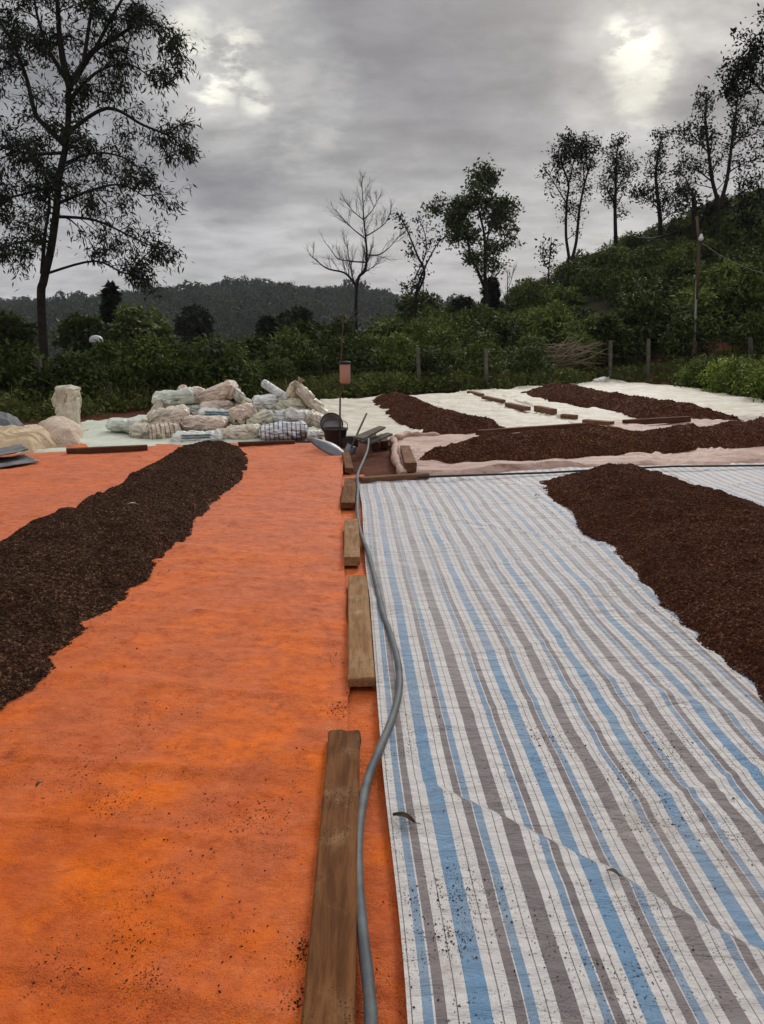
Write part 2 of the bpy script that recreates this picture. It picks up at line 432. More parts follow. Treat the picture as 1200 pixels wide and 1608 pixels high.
M_bright = mat_leaf('bright_shrub_leaf', (0.075, 0.115, 0.012), (0.20, 0.26, 0.035), 0.6, 0.1, 0.2, 1.2)
M_forest = mat_leaf('forest_leaf', (0.012, 0.019, 0.010), (0.034, 0.045, 0.020), 0.8, 0.05, 0.0, 0.05)

# ------------------------------------------------------------------ terrain (structure)
RX = np.array([-400, -60, -8, -3, 1.5, 7.4, 10.4, 13.4, 16.7, 19.3, 22.3, 30, 60, 400])
RZ = np.array([-5.0, -5.0, -3.5, -1.0, 0.9, 2.1, 3.7, 4.9, 6.2, 7.1, 8.1, 10.4, 15.0, 25.0])
# yard boundary: pixel foot line -> world
BPX = [(-900, 700), (-300, 682), (0, 668), (130, 655), (240, 643), (500, 627), (640, 617), (770, 613), (960, 601), (1060, 603), (1200, 626), (1500, 640), (2300, 680)]
BW = np.array([G(*q)[:2] for q in BPX])
def bound(x):                     # Y of the yard's far edge at x (monotone in x)
    return np.interp(x, BW[:, 0], BW[:, 1])
FR_AZ = np.radians([-60, -35, -26.5, -22, -18, -15.5, -12, -9.5, -7, -4, -1, 0.9, 2.5, 8, 20, 60])
FR_PY = np.array([474, 474, 475, 474, 468, 462, 452, 447, 448, 452, 462, 474, 486, 500, 500, 500])
def terrain(x, y):
    x = np.asarray(x, float); y = np.asarray(y, float)
    b = bound(x) + 0.6
    s = sstep(0, 1, (y - b - 0.5) / np.maximum(45 - b, 4)) * 0.45 + np.clip((y - b - 0.5) / np.maximum(45 - b, 4), 0, 1) * 0.55
    r = np.interp(x, RX, RZ)
    z = r * s + fbm(x * 0.25, y * 0.25, 5, 3) * 0.5 * sstep(0, 6, y - b)
    z = z - sstep(50, 140, y) * (9 + np.maximum(r, 0) * 0.8)       # falls into the valley
    # far hills
    az = np.arctan2(x, np.maximum(y, 1))
    dist = np.hypot(x, y)
    py = np.interp(az, FR_AZ, FR_PY)
    top = EYE + (520 - py + 8) / FPX * 420 * 1.03 - 7
    z2 = (top + 9) * sstep(150, 420, dist)
    z = z + z2 + sstep(140, 300, dist) * fbm(x * 0.015, y * 0.015, 9, 4) * 8
    return z
nr, na = 150, 150
rr = np.concatenate([[0.5], np.geomspace(1.5, 1500, nr - 1)])
aa = np.linspace(-math.pi, math.pi, 360)
R_, A_ = np.meshgrid(rr, aa, indexing='ij')
X = R_ * np.sin(A_); Y = R_ * np.cos(A_)
Z = np.where(Y > 0, terrain(X, np.maximum(Y, 0.1)), 0) - 0.03
Z = np.where((Y > 5) & (Y > bound(X) - 8), Z + (vn(X * 1.7, Y * 1.7, 3)) * 0.04 * (Y > bound(X)), Z)
V = np.stack([X, Y, Z], -1).reshape(-1, 3)
i, j = np.meshgrid(np.arange(nr - 1), np.arange(359), indexing='ij')
F = np.stack([i * 360 + j, (i + 1) * 360 + j, (i + 1) * 360 + j + 1, i * 360 + j + 1], -1).reshape(-1, 4)
m, h, p = newmat('ground_soil'); c = coords(h)
n = h.noise(c, 1.2, 8, 0.62)
col = h.mix(h.ramp(n, 0.35, 0.65), (0.065, 0.022, 0.012), (0.15, 0.055, 0.03))
ysep = h.n('ShaderNodeSeparateXYZ', {0: c}).outputs[1]
col = h.mix(h.math('MULTIPLY', h.ramp(ysep, 24, 31), h.ramp(h.noise(c, 0.5, 5, 0.6), 0.3, 0.5, 0.5, 1.0)), col, (0.040, 0.036, 0.018))
col = h.mix(h.ramp(ysep, 60, 150), col, (0.055, 0.075, 0.035))
setp(h, p, Base_Color=col, Roughness=0.95, Specular_IOR_Level=0.1, Normal=bump(h, h.noise(c, 12, 8, 0.7), 0.8, 0.05))
tag(link('ground', meshdata('ground', V, F, m)), kind='structure')

# ------------------------------------------------------------------ sheets on the ground
def sheet_grid(y0, y1, ny, left, right, nx, zfun, geom=True, uvfun=None):
    ys = np.geomspace(y0, y1, ny) if geom else np.linspace(y0, y1, ny)
    t = np.linspace(0, 1, nx)
    L = left(ys)[:, None]; Rr = right(ys)[:, None]
    X = L + (Rr - L) * t[None, :]
    Y = np.repeat(ys[:, None], nx, 1)
    return X, Y
def grid_obj(name, X, Y, Z, mat, uv=None):
    ny, nx = X.shape
    V = np.stack([X, Y, Z], -1).reshape(-1, 3)
    i, j = np.meshgrid(np.arange(ny - 1), np.arange(nx - 1), indexing='ij')
    F = np.stack([i * nx + j, i * nx + j + 1, (i + 1) * nx + j + 1, (i + 1) * nx + j], -1).reshape(-1, 4)
    return link(name, meshdata(name, V, F, mat, True, None if uv is None else uv.reshape(-1, 2)))
def pxline(pts):
    P = np.array([G(*q)[:2] for q in pts]); P = P[np.argsort(P[:, 1])]
    return lambda y: np.interp(y, P[:, 1], P[:, 0])

# big orange sheet: right edge runs under the planks
e_or = pxline([(500, 2600), (505, 1608), (535, 1300), (552, 1075), (540, 900), (534, 800), (540, 715), (542, 706)])
yo1 = 10.55
X, Y = sheet_grid(0.35, 1.0, 420, e_or, e_or, 2, None)
ys = np.geomspace(0.4, 10.75, 420)
tx = np.linspace(0, 1, 330) ** 0.75
lft = lambda y: np.interp(y, [0, 4, 10.8], [-4.5, -7.5, -7.2])
X = lft(ys)[:, None] + (e_or(ys) + 0.012 * vn(ys * 3, ys * 0, 2))[:, None] * 0 + (e_or(ys) + 0.02 * vn(ys * 3, ys * 0, 2) - lft(ys))[:, None] * tx[None, :]
Y = np.repeat(ys[:, None], len(tx), 1) + np.interp(X, [-7.5, -4, -0.5], [-0.35, -0.05, 0.0]) * sstep(6, 10.7, np.repeat(ys[:, None], len(tx), 1))
wr = 0.5 + fbm(X * 0.7 + 0.3 * Y, Y * 2.2, 11, 4) * 0.8
Z = 0.012 + 0.020 * np.clip(wr, 0, 1.3) + 0.008 * np.clip(1 - np.abs(vn(X * 1.3 - Y * 0.4, Y * 6.5 + X * 1.5, 33)) * 7, 0, 1) * sstep(2, 5, Y) + 0.016 * np.clip(1 - np.abs(vn(X * 0.5 + Y * 0.25, Y * 3.2 + X * 0.5, 31)) * 9, 0, 1)
orange = tag(grid_obj('orange_tarp', X, Y, Z, M_orange), 'big dusty orange sheet spread over the left of the yard under the dark brown heap', 'tarp')
SURF_O = np.stack([X, Y, Z], -1).reshape(-1, 3)
# narrow brighter orange strip running beside the striped sheet
e_r = pxline([(700, 2600), (652, 1608), (632, 1250), (610, 1080), (585, 850), (572, 745)])
e_l = pxline([(430, 2600), (440, 1608), (500, 1300), (520, 1075), (520, 900), (522, 800), (530, 745)])
ys = np.geomspace(0.4, 8.4, 260); tx = np.linspace(0, 1, 40)
X = e_l(ys)[:, None] + (e_r(ys) - e_l(ys))[:, None] * tx[None, :]; Y = np.repeat(ys[:, None], 40, 1)
Z = -0.004 + 0.010 * np.clip(0.5 + fbm(X * 3, Y * 3, 12, 3), 0, 1)
tag(grid_obj('orange_strip_tarp', X, Y, Z, M_orange2), 'narrow bright orange strip of sheet showing between the planks and the striped sheet', 'tarp')

# striped sheet
VP = (546, 523)
d0 = np.array(ray(*VP)[:2]); d0 /= np.linalg.norm(d0); pn = np.array([d0[1], -d0[0]])
P0 = np.array(G(633, 1608)[:2])
fy0 = 0.42
def far_edge_y(x):
    e = np.array([G(*q)[:2] for q in [(300, 762), (565, 758), (860, 742), (1200, 731), (1900, 715)]])
    return np.interp(x, e[:, 0], e[:, 1])
us = np.concatenate([np.linspace(0, 2.6, 420), np.linspace(2.61, 7.6, 260)])
ts = np.geomspace(0.9, 10.2, 460)
U, T = np.meshgrid(us, ts)
base_t = -1.0
vlen = T + base_t
X = P0[0] + pn[0] * U + d0[0] * vlen; Y = P0[1] + pn[1] * U + d0[1] * vlen
# clip the far edge by compressing the rows
fe = far_edge_y(X)
X0, Y0 = X.copy(), Y.copy()
ye = 1.0
maxY = np.repeat(Y[-1:, :], len(ts), 0)
fe2 = np.repeat(far_edge_y(X[-1:, :]), len(ts), 0)
k = (Y - Y[0:1, :]) / (maxY - Y[0:1, :])
Ynew = Y[0:1, :] + k * (fe2 - Y[0:1, :])
X = X + d0[0] / d0[1] * (Ynew - Y); Y = Ynew
vlen = (X - P0[0]) * d0[0] + (Y - P0[1]) * d0[1]
wob = fbm(X * 0.45 + 3, Y * 0.5, 21, 3) * 0.085 * (0.25 + np.clip(U, 0, 3) * 0.45) + vn(X * 1.6, Y * 1.3, 22) * 0.02 * (0.3 + np.clip(U, 0, 2))
X = X + wob * pn[0] * sstep(0.0, 0.5, U) + 0.02 * vn(Y * 1.2, Y * 0 + 4, 23) * (1 - sstep(0, 0.5, U)); Y = Y + wob * pn[1] * sstep(0, 0.5, U)
CR = np.array([G(*q)[:2] for q in [(620, 1225), (690, 1255), (740, 1275), (783, 1296), (837, 1325), (887, 1348), (950, 1379), (992, 1404), (1054, 1442), (1117, 1475), (1200, 1517), (1400, 1600)]])
cy = np.interp(X, CR[:, 0], CR[:, 1]) + 0.03 * vn(X * 4, X * 0, 5)
below = sstep(0.008, -0.008, Y - cy) * sstep(0.02, 0.35, X - CR[0, 0])
Uv = U - 0.030 * below
rel = np.clip(0.5 + fbm(X * 0.9, Y * 0.8, 24, 4), 0, 1.3)
Z = 0.016 + 0.034 * rel * (0.6 + 0.4 * sstep(2, 6, Y))
rid = np.clip(1 - np.abs(vn(X * 0.8 - Y * 0.4, Y * 1.1 + X * 0.9, 41)) * 12, 0, 1)
Z += 0.014 * rid
rid2 = np.clip(1 - np.abs(vn(X * 1.7 + Y * 0.5, Y * 2.1 - X * 1.3, 42)) * 10, 0, 1)
Z += 0.010 * rid2
Z += (0.010 * np.exp(-((Y - cy) / 0.05) ** 2) * (Y < cy) + 0.010 * np.exp(-((Y - cy) / 0.008) ** 2) * (Y >= cy)) * sstep(0.02, 0.35, X - CR[0, 0])
CR2 = np.array([G(*q)[:2] for q in [(1000, 1228), (1080, 1256), (1140, 1262), (1200, 1300), (1400, 1420)]])
cy2 = np.interp(X, CR2[:, 0], CR2[:, 1])
Z += 0.008 * np.exp(-((Y - cy2) / 0.02) ** 2) * sstep(0.0, 0.2, X - CR2[0, 0])
uv = np.stack([Uv, vlen], -1); SURF = [np.stack([X, Y, Z], -1).reshape(-1, 3)]
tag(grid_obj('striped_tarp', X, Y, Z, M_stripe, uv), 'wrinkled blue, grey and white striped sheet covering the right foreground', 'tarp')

def quad_sheet(name, pts, z0, mat, amp, seed, n=(90, 60), fr=1.4, zb=0.0):
    """bilinear sheet between four ground points given as pixel polylines: bottom edge pts[0], top edge pts[1] (left to right)"""
    def res(pl, n):
        P = np.array([G(q[0], q[1], zb)[:2] for q in pl]); s = np.concatenate([[0], np.cumsum(np.hypot(*np.diff(P, axis=0).T))])
        t = np.linspace(0, s[-1], n); return np.stack([np.interp(t, s, P[:, 0]), np.interp(t, s, P[:, 1])], -1)
    A, B = res(pts[0], n[0]), res(pts[1], n[0]); t = np.linspace(0, 1, n[1])[:, None, None]
    P = A[None] * (1 - t) + B[None] * t
    X, Y = P[..., 0], P[..., 1]
    ed = np.minimum.reduce([np.broadcast_to(t[..., 0], X.shape), 1 - np.broadcast_to(t[..., 0], X.shape)])
    X = X + vn(Y * 2.3, X * 0, seed) * 0.06; Y = Y + vn(X * 2.1, Y * 0, seed + 1) * 0.10
    Z = z0 + amp * np.clip(0.5 + fbm(X * fr, Y * fr * 1.5, seed, 4) * 1.2, 0, 1.4) + amp * 0.7 * np.clip(1 - np.abs(vn(X * 1.1, Y * 2.2 + X, seed + 7)) * 9, 0, 1)
    Z[0, :] = -0.01; Z[-1, :] = -0.01; Z[:, 0] = -0.01; Z[:, -1] = -0.01
    return grid_obj(name, X, Y, Z, mat)
tag(quad_sheet('white_tarp', ([(470, 689), (560, 690), (660, 690), (800, 678), (940, 668)], [(500, 629), (600, 625), (700, 620), (775, 611)]), 0.02, M_white, 0.05, 51),
    'off-white sheet beyond the basin lying under the shorter brown heap', 'tarp')
tag(quad_sheet('white_tarp', ([(900, 671), (1000, 666), (1120, 662), (1200, 664), (1500, 668)], [(765, 616), (800, 612), (870, 604), (950, 600), (1050, 606), (1200, 634), (1420, 646)]), 0.03, M_white, 0.05, 55, (140, 60)),
    'off-white sheet at the far right of the yard under the long heap nearest the fence', 'tarp')
tag(quad_sheet('pale_green_tarp', ([(-160, 726), (100, 712), (240, 704), (400, 697), (500, 691), (525, 690)], [(-160, 685), (100, 668), (230, 655), (400, 640), (515, 640)]), 0.012, M_green_white, 0.04, 59, (120, 50)),
    'pale green-white sheet under the heap of sacks at the end of the orange sheet', 'tarp')
tag(quad_sheet('pink_net', ([(628, 751), (700, 748), (860, 741), (1030, 736), (1200, 732), (1600, 725)], [(614, 690), (655, 685), (760, 681), (900, 672), (1000, 664), (1100, 657), (1200, 656), (1600, 650)]), 0.03, M_pink, 0.06, 63, (160, 50)),
    'dusty pink netting laid crosswise behind the striped sheet under a long brown ridge', 'netting')

# ------------------------------------------------------------------ heaps of drying coffee
ICO = np.array([[1, 0, 0], [-1, 0, 0], [0, 1, 0], [0, -1, 0], [0, 0, 1], [0, 0, -1]], float)
ICF = np.array([[0, 2, 4], [2, 1, 4], [1, 3, 4], [3, 0, 4], [2, 0, 5], [1, 2, 5], [3, 1, 5], [0, 3, 5]])
def grains(P, size, rng, flat=0.7):
    n = len(P)
    s = size * rng.uniform(0.6, 1.25, (n, 1, 1)) * np.stack([np.ones(n) * 1.25, np.ones(n) * 0.8, np.ones(n) * flat], -1)[:, None, :]
    V = ICO[None] * s
    a = rng.uniform(0, 2 * math.pi, n); b = rng.uniform(-0.8, 0.8, n)
    ca, sa, cb, sb = np.cos(a), np.sin(a), np.cos(b), np.sin(b)
    x, y, z = V[..., 0], V[..., 1], V[..., 2]
    x, z = x * cb[:, None] - z * sb[:, None], x * sb[:, None] + z * cb[:, None]
    x, y = x * ca[:, None] - y * sa[:, None], x * sa[:, None] + y * ca[:, None]
    V = np.stack([x, y, z], -1) + P[:, None, :]
    F = (ICF[None] + 6 * np.arange(n)[:, None, None]).reshape(-1, 3)
    return V.reshape(-1, 3), F
def polydist(px_, py_, poly):
    """signed distance, positive inside"""
    d = np.full(px_.shape, 1e9); ins = np.zeros(px_.shape, bool)
    n = len(poly)
    for a in range(n):
        x1, y1 = poly[a]; x2, y2 = poly[(a + 1) % n]
        ex, ey = x2 - x1, y2 - y1; L = ex * ex + ey * ey + 1e-12
        t = np.clip(((px_ - x1) * ex + (py_ - y1) * ey) / L, 0, 1)
        d = np.minimum(d, np.hypot(px_ - x1 - t * ex, py_ - y1 - t * ey))
        c = ((y1 > py_) != (y2 > py_)) & (px_ < (x2 - x1) * (py_ - y1) / (y2 - y1 + 1e-12) + x1)
        ins ^= c
    return np.where(ins, d, -d)
STRAY = []
def heap(name, near, far, H, slope, step, mat, seed, label, group=None, ngr=0, gsize=0.006, zc=0.12, back=0.25, zb=0.02, lump=0.25, stray=0):
    """near: pixel outline points on the ground; far: pixel points of the crest (height zc), the foot lies a little behind"""
    A = [G(q[0], q[1], zb)[:2] for q in near]
    B = []
    for q in far:
        g_ = G(q[0], q[1], zc); r_ = math.hypot(g_[0], g_[1]); B.append((g_[0] * (1 + back / r_), g_[1] * (1 + back / r_)))
    poly = np.array(A + B)
    x0, y0 = poly.min(0) - 0.1; x1, y1 = poly.max(0) + 0.1
    xs = np.arange(x0, x1, step); ys_ = np.arange(y0, y1, step)
    X, Y = np.meshgrid(xs, ys_)
    def hf(X, Y):
        dd = polydist(X, Y, poly) + 0.05 * vn(X * 7, Y * 7, seed) + 0.05 * vn(X * 2.5, Y * 2.5, seed + 9) + 0.025 * vn(X * 25, Y * 25, seed + 3)
        hm = H * (1 + lump * 1.4 * fbm(X * 0.9, Y * 0.9, seed + 1, 3))
        z = hm * np.tanh(np.maximum(dd, 0) * slope / hm)
        z += sstep(0, 0.1, dd) * (0.08 * fbm(X * 3.0, Y * 3.0, seed + 4, 4) + 0.025 * np.clip(1 - np.abs(vn(X * 1.6 + Y * 2.2, Y * 1.3 - X * 0.6, seed + 12)) * 6, 0, 1) + 0.012 * vn(X * 28, Y * 28, seed + 5) + 0.010 * vn(X * 60, Y * 60, seed + 6))
        return np.where(dd > 0, z + zb, zb - 0.02 + np.minimum(dd, 0)), dd
    Z, dd = hf(X, Y)
    ny, nx = X.shape
    V = np.stack([X, Y, Z], -1).reshape(-1, 3)
    i, j = np.meshgrid(np.arange(ny - 1), np.arange(nx - 1), indexing='ij')
    F = np.stack([i * nx + j, i * nx + j + 1, (i + 1) * nx + j + 1, (i + 1) * nx + j], -1).reshape(-1, 4)
    keep = (dd.reshape(-1)[F] > -0.03).any(1); F = F[keep]
    used = np.unique(F); mp = np.full(len(V), -1); mp[used] = np.arange(len(used)); V = V[used]; F = mp[F]
    rng = np.random.default_rng(seed)
    if ngr:
        q = rng.uniform(0, 1, (ngr * 4, 2)); Yr = y0 * (y1 / y0) ** q[:, 1]; Xr = x0 + (x1 - x0) * q[:, 0]
        zz_, d_ = hf(Xr, Yr)
        inf = (np.abs(Xr) < Yr * 0.56 + 0.3)
        k_ = (d_ > -0.012) & inf
        P = np.stack([Xr, Yr, np.maximum(zz_, zb) + 0.002], -1)[k_][:ngr]
        sz = gsize * np.clip(1.0 + 0.06 * (P[:, 1] - 3), 1, 1.6)
        GV, GF = grains(P, sz[:, None, None], rng)
        me = meshdata(name, V, F, mat)
        gm = meshdata('loose_cherries', GV, GF, mat, False)
        o = link(name, me); g_ = link('loose_cherries', gm, o); g_['kind'] = 'stuff'
    else:
        o = link(name, meshdata(name, V, F, mat))
    if stray:
        q = rng.uniform(0, 1, (stray * 12, 2)); Yr = y0 * 0.9 * (y1 / y0) ** q[:, 1]; Xr = x0 - 0.6 + (x1 - x0 + 1.2) * q[:, 0]
        _, d_ = hf(Xr, Yr)
        k_ = (d_ < 0) & (rng.uniform(0, 1, len(d_)) < np.exp(d_ / 0.07))
        STRAY.append(np.stack([Xr, Yr, np.full(len(Xr), 0.034)], -1)[k_][:stray])
    tag(o, label, 'coffee heap', group)
    return o
GRP = 'heaps of coffee cherries spread to dry'
near1 = [(388, 722), (377, 753), (347, 780), (310, 813), (293, 840), (260, 867), (233, 910), (200, 927), (187, 947), (147, 970), (133, 993), (85, 1033), (80, 1057), (60, 1083), (27, 1100), (0, 1117), (-150, 1200), (-420, 1330)]
far1 = [(-700, 1100), (-500, 1010), (0, 852), (67, 817), (127, 792), (187, 759), (233, 727), (267, 711), (293, 702), (320, 699), (360, 702), (384, 708)]
heap('coffee_heap', near1, far1, 0.17, 0.55, 0.016, M_heap_dark, 101, 'near-black brown heap of drying coffee running up the orange sheet at left', GRP, 70000, 0.0058, 0.10, 0.20, 0.028, 0.2, 1500)
near2 = [(848, 756), (844, 762), (871, 789), (904, 804), (909, 820), (928, 842), (959, 865), (983, 887), (1007, 915), (1026, 937), (1038, 950), (1067, 972), (1089, 998), (1124, 1026), (1162, 1055), (1194, 1088), (1320, 1180), (1600, 1350)]
far2 = [(1900, 1080), (1500, 900), (1200, 800), (1137, 778), (1089, 762), (1042, 743), (1010, 734), (962, 733), (924, 741), (877, 748)]
heap('coffee_heap', near2[::-1], far2[::-1], 0.20, 0.5, 0.016, M_heap_red, 102, 'broad red-brown heap of drying coffee on the striped sheet at right', GRP, 80000, 0.0062, 0.12, 0.20, 0.035, 0.2, 1200)
near3 = [(652, 716), (660, 726), (710, 729), (803, 725), (920, 716), (1013, 710), (1107, 707), (1200, 702), (1600, 695)]
far3 = [(1600, 655), (1200, 666), (1107, 669), (1060, 678), (990, 679), (901, 679), (827, 684), (729, 688), (700, 700), (660, 706)]
heap('coffee_heap', near3, far3, 0.26, 0.6, 0.03, M_heap_red, 103, 'long red-brown ridge of coffee lying crosswise on the pink netting', GRP, 30000, 0.008, 0.20, 0.25, 0.06, 0.25, 300)
near4 = [(586, 629), (592, 637), (608, 649), (620, 659), (644, 669), (660, 677), (668, 683), (700, 684), (733, 680), (770, 676), (794, 671)]
far4 = [(757, 657), (710, 645), (700, 639), (664, 625), (648, 621), (625, 618), (600, 620)]
heap('coffee_heap', near4, far4, 0.30, 0.5, 0.04, M_heap_red, 104, 'shorter brown heap between two bare parts of the far white sheet behind the basin', GRP, 12000, 0.010, 0.20, 0.2, 0.06, 0.2, 200)
near5 = [(817, 616), (841, 624), (873, 631), (920, 640), (967, 648), (1013, 657), (1083, 660), (1140, 662), (1212, 661)]
far5 = [(1212, 657), (1190, 651), (1135, 643), (1083, 636), (1037, 631), (990, 622), (939, 612), (887, 606), (841, 608)]
heap('coffee_heap', near5, far5, 0.32, 0.5, 0.05, M_heap_red, 105, 'long narrow brown heap on the far right white sheet nearest the fence', GRP, 9000, 0.012, 0.22, 0.2, 0.06, 0.2, 200)

# stray cherries on the near sheets
rng = np.random.default_rng(5)
def cluster(px, py, n, r, z=0.034):
    g_ = G(px, py)
    return np.stack([g_[0] + rng.normal(0, r, n), g_[1] + rng.normal(0, r * 1.3, n), np.full(n, z)], -1)
cs = []
for (px, py, n, r_, z) in [(720, 1425, 150, 0.045, .036), (712, 1500, 130, 0.03, .036), (655, 1440, 50, 0.028, .036), (742, 1460, 60, 0.05, .036), (862, 1175, 130, 0.05, .04), (990, 1235, 150, 0.07, .04), (1045, 1185, 130, 0.06, .04), (1020, 1300, 60, 0.08, .04), (1120, 1330, 60, 0.08, .04),
      (250, 1390, 40, 0.04, .028), (478, 1503, 150, 0.018, .022), (472, 1590, 130, 0.022, .022), (85, 1552, 90, 0.05, .028), (115, 1545, 40, 0.02, .028), (230, 1552, 70, 0.018, .028), (250, 1575, 60, 0.04, .028), (250, 1130, 110, 0.09, .028), (120, 1228, 130, 0.06, .028),
      (180, 1270, 90, 0.05, .028), (330, 1300, 150, 0.10, .028), (410, 1292, 110, 0.06, .028), (210, 1475, 120, 0.05, .028), (370, 1500, 80, 0.06, .028), (530, 1120, 150, 0.03, .022), (525, 1040, 60, 0.03, .022), (548, 1265, 60, 0.010, .07), (555, 1230, 30, 0.006, .07), (840, 1500, 110, 0.07, .036), (930, 1560, 80, 0.07, .036), (600, 1560, 20, 0.02, .01)]:
    cs.append(cluster(px, py, n, r_, z))
q = rng.uniform(0, 1, (1100, 2)); Yr = 1.3 * (8.0 / 1.3) ** q[:, 1]; Xr = (q[:, 0] - 0.5) * 1.05 * Yr
cs.append(np.stack([Xr, Yr, np.full(1100, 0.032)], -1))
P = np.concatenate(STRAY + cs)
P = P[np.abs(P[:, 0]) < 0.56 * P[:, 1] + 0.3]
from mathutils.kdtree import KDTree
SP = np.concatenate([SURF[0], SURF_O]); SP = SP[(SP[:, 1] < 12) & (np.abs(SP[:, 0]) < 0.6 * SP[:, 1] + 0.5)]
kd = KDTree(len(SP))
for i_, q_ in enumerate(SP.tolist()): kd.insert((q_[0], q_[1], 0.0), i_)
kd.balance()
for i_ in range(len(P)):      # rest every cherry on the sheet below it
    c_, k_, d_ = kd.find((P[i_, 0], P[i_, 1], 0.0))
    if P[i_, 2] < 0.06 and d_ < 0.05: P[i_, 2] = SP[k_, 2] + 0.0015
GV, GF = grains(P, 0.0025 * (np.clip(0.7 + 0.10 * P[:, 1], 0.8, 1.7) * rng.choice([0.7, 1.0, 1.7], len(P), p=[0.5, 0.4, 0.1]))[:, None, None], rng, 0.6)
tag(link('scattered_cherries', meshdata('scattered_cherries', GV, GF, M_heap_dark, False)), 'stray dark coffee cherries scattered over the orange and striped sheets', 'coffee cherries', kind='stuff')

# ------------------------------------------------------------------ planks, blocks and hose
def plank_mesh(name, L, W0, W1, T, mat, seed, notch=0.0):
    """plank along +Y from the origin, slightly warped, with worn rounded edges"""
    rng = np.random.default_rng(seed)
    ns = max(6, int(L / 0.06)); prof = []
    c = min(0.006, T * 0.2)
    for (sx, z) in ((-1, 0.0), (-1, T - c), (-1 + 2 * c / W0, T), (-0.3, T), (0.3, T), (1 - 2 * c / W0, T), (1, T - c), (1, 0.0)):
        prof.append((sx, z))
    V = []; k = len(prof)
    for s in range(ns + 1):
        t = s / ns; w_ = (W0 + (W1 - W0) * t) / 2
        for a, (sx, z) in enumerate(prof):
            jx = 0.0025 * vn(t * L * 9, np.array(a * 3.1), seed) if 0 < s < ns else 0.003 * rng.normal()
            jy = (0.004 * rng.normal() if s in (0, ns) else 0)
            V.append((sx * w_ + float(jx), t * L + jy, z + (0.002 * float(vn(t * L * 6, np.array(a * 1.7), seed + 5)) if z > 0 else 0)))
    F = []
    for s in range(ns):
        for a in range(k):
            b = (a + 1) % k
            F.append((s * k + a, s * k + b, (s + 1) * k + b, (s + 1) * k + a)[::-1])
    F.append(tuple(range(k))); F.append(tuple(ns * k + a for a in range(k))[::-1])
    return meshdata(name, V, F, mat, False)
def plank(name, pa, pb, wa, wb, T, seed, label, group=None, z=0.03, cat='plank', mat=None, pitch=0.0):
    """centre line from pixel pa to pixel pb on the ground; widths in metres"""
    A = Vector(G(pa[0], pa[1], z)); B = Vector(G(pb[0], pb[1], z)); d = B - A
    if mat is None: mat = M_plank
    o = link(name, plank_mesh(name, d.length, wa, wb, T, mat, seed), None, A, (pitch, 0, math.atan2(-d.x, d.y)))
    tag(o, label, cat, group); return o
GP = 'planks weighing down the sheet edges'
plank('wooden_plank', (508, 1760), (541, 1163), 0.118, 0.118, 0.045, 1, 'longest brown plank in the bottom foreground beside the hose', GP)
plank('wooden_plank', (568, 1078), (562, 914), 0.118, 0.118, 0.045, 2, 'pale weathered plank third from the far end of the row down the middle', GP, mat=M_pale_plank)
plank('wooden_plank', (553, 888), (552, 826), 0.11, 0.11, 0.06, 3, 'short pale block of timber between two planks in the middle row', GP, mat=M_pale_plank)
plank('wooden_plank', (546, 798), (551, 758), 0.13, 0.12, 0.05, 4, 'short brown board at the corner of the striped sheet', GP)
plank('wooden_plank', (549, 742), (543, 716), 0.09, 0.09, 0.05, 5, 'small reddish stick of timber below the grey metal scoop', GP)
PX = 'timbers laid across the sheet ends'
def xplank(pa, pb, Wd, T, seed, label, z=0.03, mat=None):
    return plank('wooden_beam', pa, pb, Wd, Wd, T, seed, label, PX, z, 'beam', mat or M_plank_x)
M_plank_x = mat_wood('dark_beam_wood', (0.105, 0.042, 0.022), (0.06, 0.024, 0.014), (0.14, 0.075, 0.04), 1)
M_brownblk = mat_wood('brown_block_wood', (0.20, 0.10, 0.055), (0.13, 0.06, 0.035), (0.26, 0.16, 0.09), 1)
xplank((105, 713), (232, 707), 0.10, 0.07, 11, 'dark beam along the orange sheet end left of the dark heap')
xplank((374, 700), (463, 697), 0.08, 0.05, 12, 'dark beam along the orange sheet end in front of the sacks')
xplank((566, 757), (672, 750), 0.09, 0.05, 13, 'brown beam at the far left corner of the striped sheet', 0.03, M_brownblk)
xplank((750, 684), (920, 672), 0.09, 0.08, 14, 'long dark beam along the foot of the shorter far heap', 0.07)
xplank((980, 668), (1082, 662), 0.09, 0.09, 15, 'dark beam at the near end of the far right heap', 0.07)
xplank((918, 667), (960, 671), 0.16, 0.09, 16, 'light brown log piece between two dark beams', 0.07, M_brownblk)
BK = 'wood blocks in a row between the two white sheets'
for k_, (a, b, T, lab) in enumerate([((737, 618), (757, 623), 0.10, 'farthest reddish block of the row on the white sheets'), ((760, 626), (790, 633), 0.10, 'second farthest thin block of the row on the white sheets'),
        ((797, 638), (829, 645), 0.11, 'middle block of the row on the white sheets'), ((843, 646), (870, 652), 0.16, 'tall squarish block, second nearest of the row on the white sheets'), ((883, 656), (905, 658), 0.10, 'nearest small flat block of the row on the white sheets')]):
    plank('wood_block', a, b, 0.12, 0.12, T * 0.7, 30 + k_, lab, BK, 0.06, 'wood block', M_brownblk)
# upright-looking block at the end of the pink netting
plank('wood_block', (645, 741), (636, 712), 0.13, 0.12, 0.10, 41, 'brown block weighing down the left end of the pink netting', None, 0.06, 'wood block', M_brownblk)
# dark tube added for the shadow gap at the striped sheet's far edge
mb = MB(); pp = [(655, 750), (760, 746), (860, 741), (960, 737), (1060, 733), (1200, 730), (1500, 724)]
mb.tube([Vector(G(x, y, 0.075)) + Vector((0, 0, 0.008 * math.sin(x * 0.02))) for x, y in pp], 0.012, 8)
tag(mb.build('shadow_gap_tube', M_black), 'thin dark tube standing in for the shadow gap along the far edge of the striped sheet', 'shadow line')

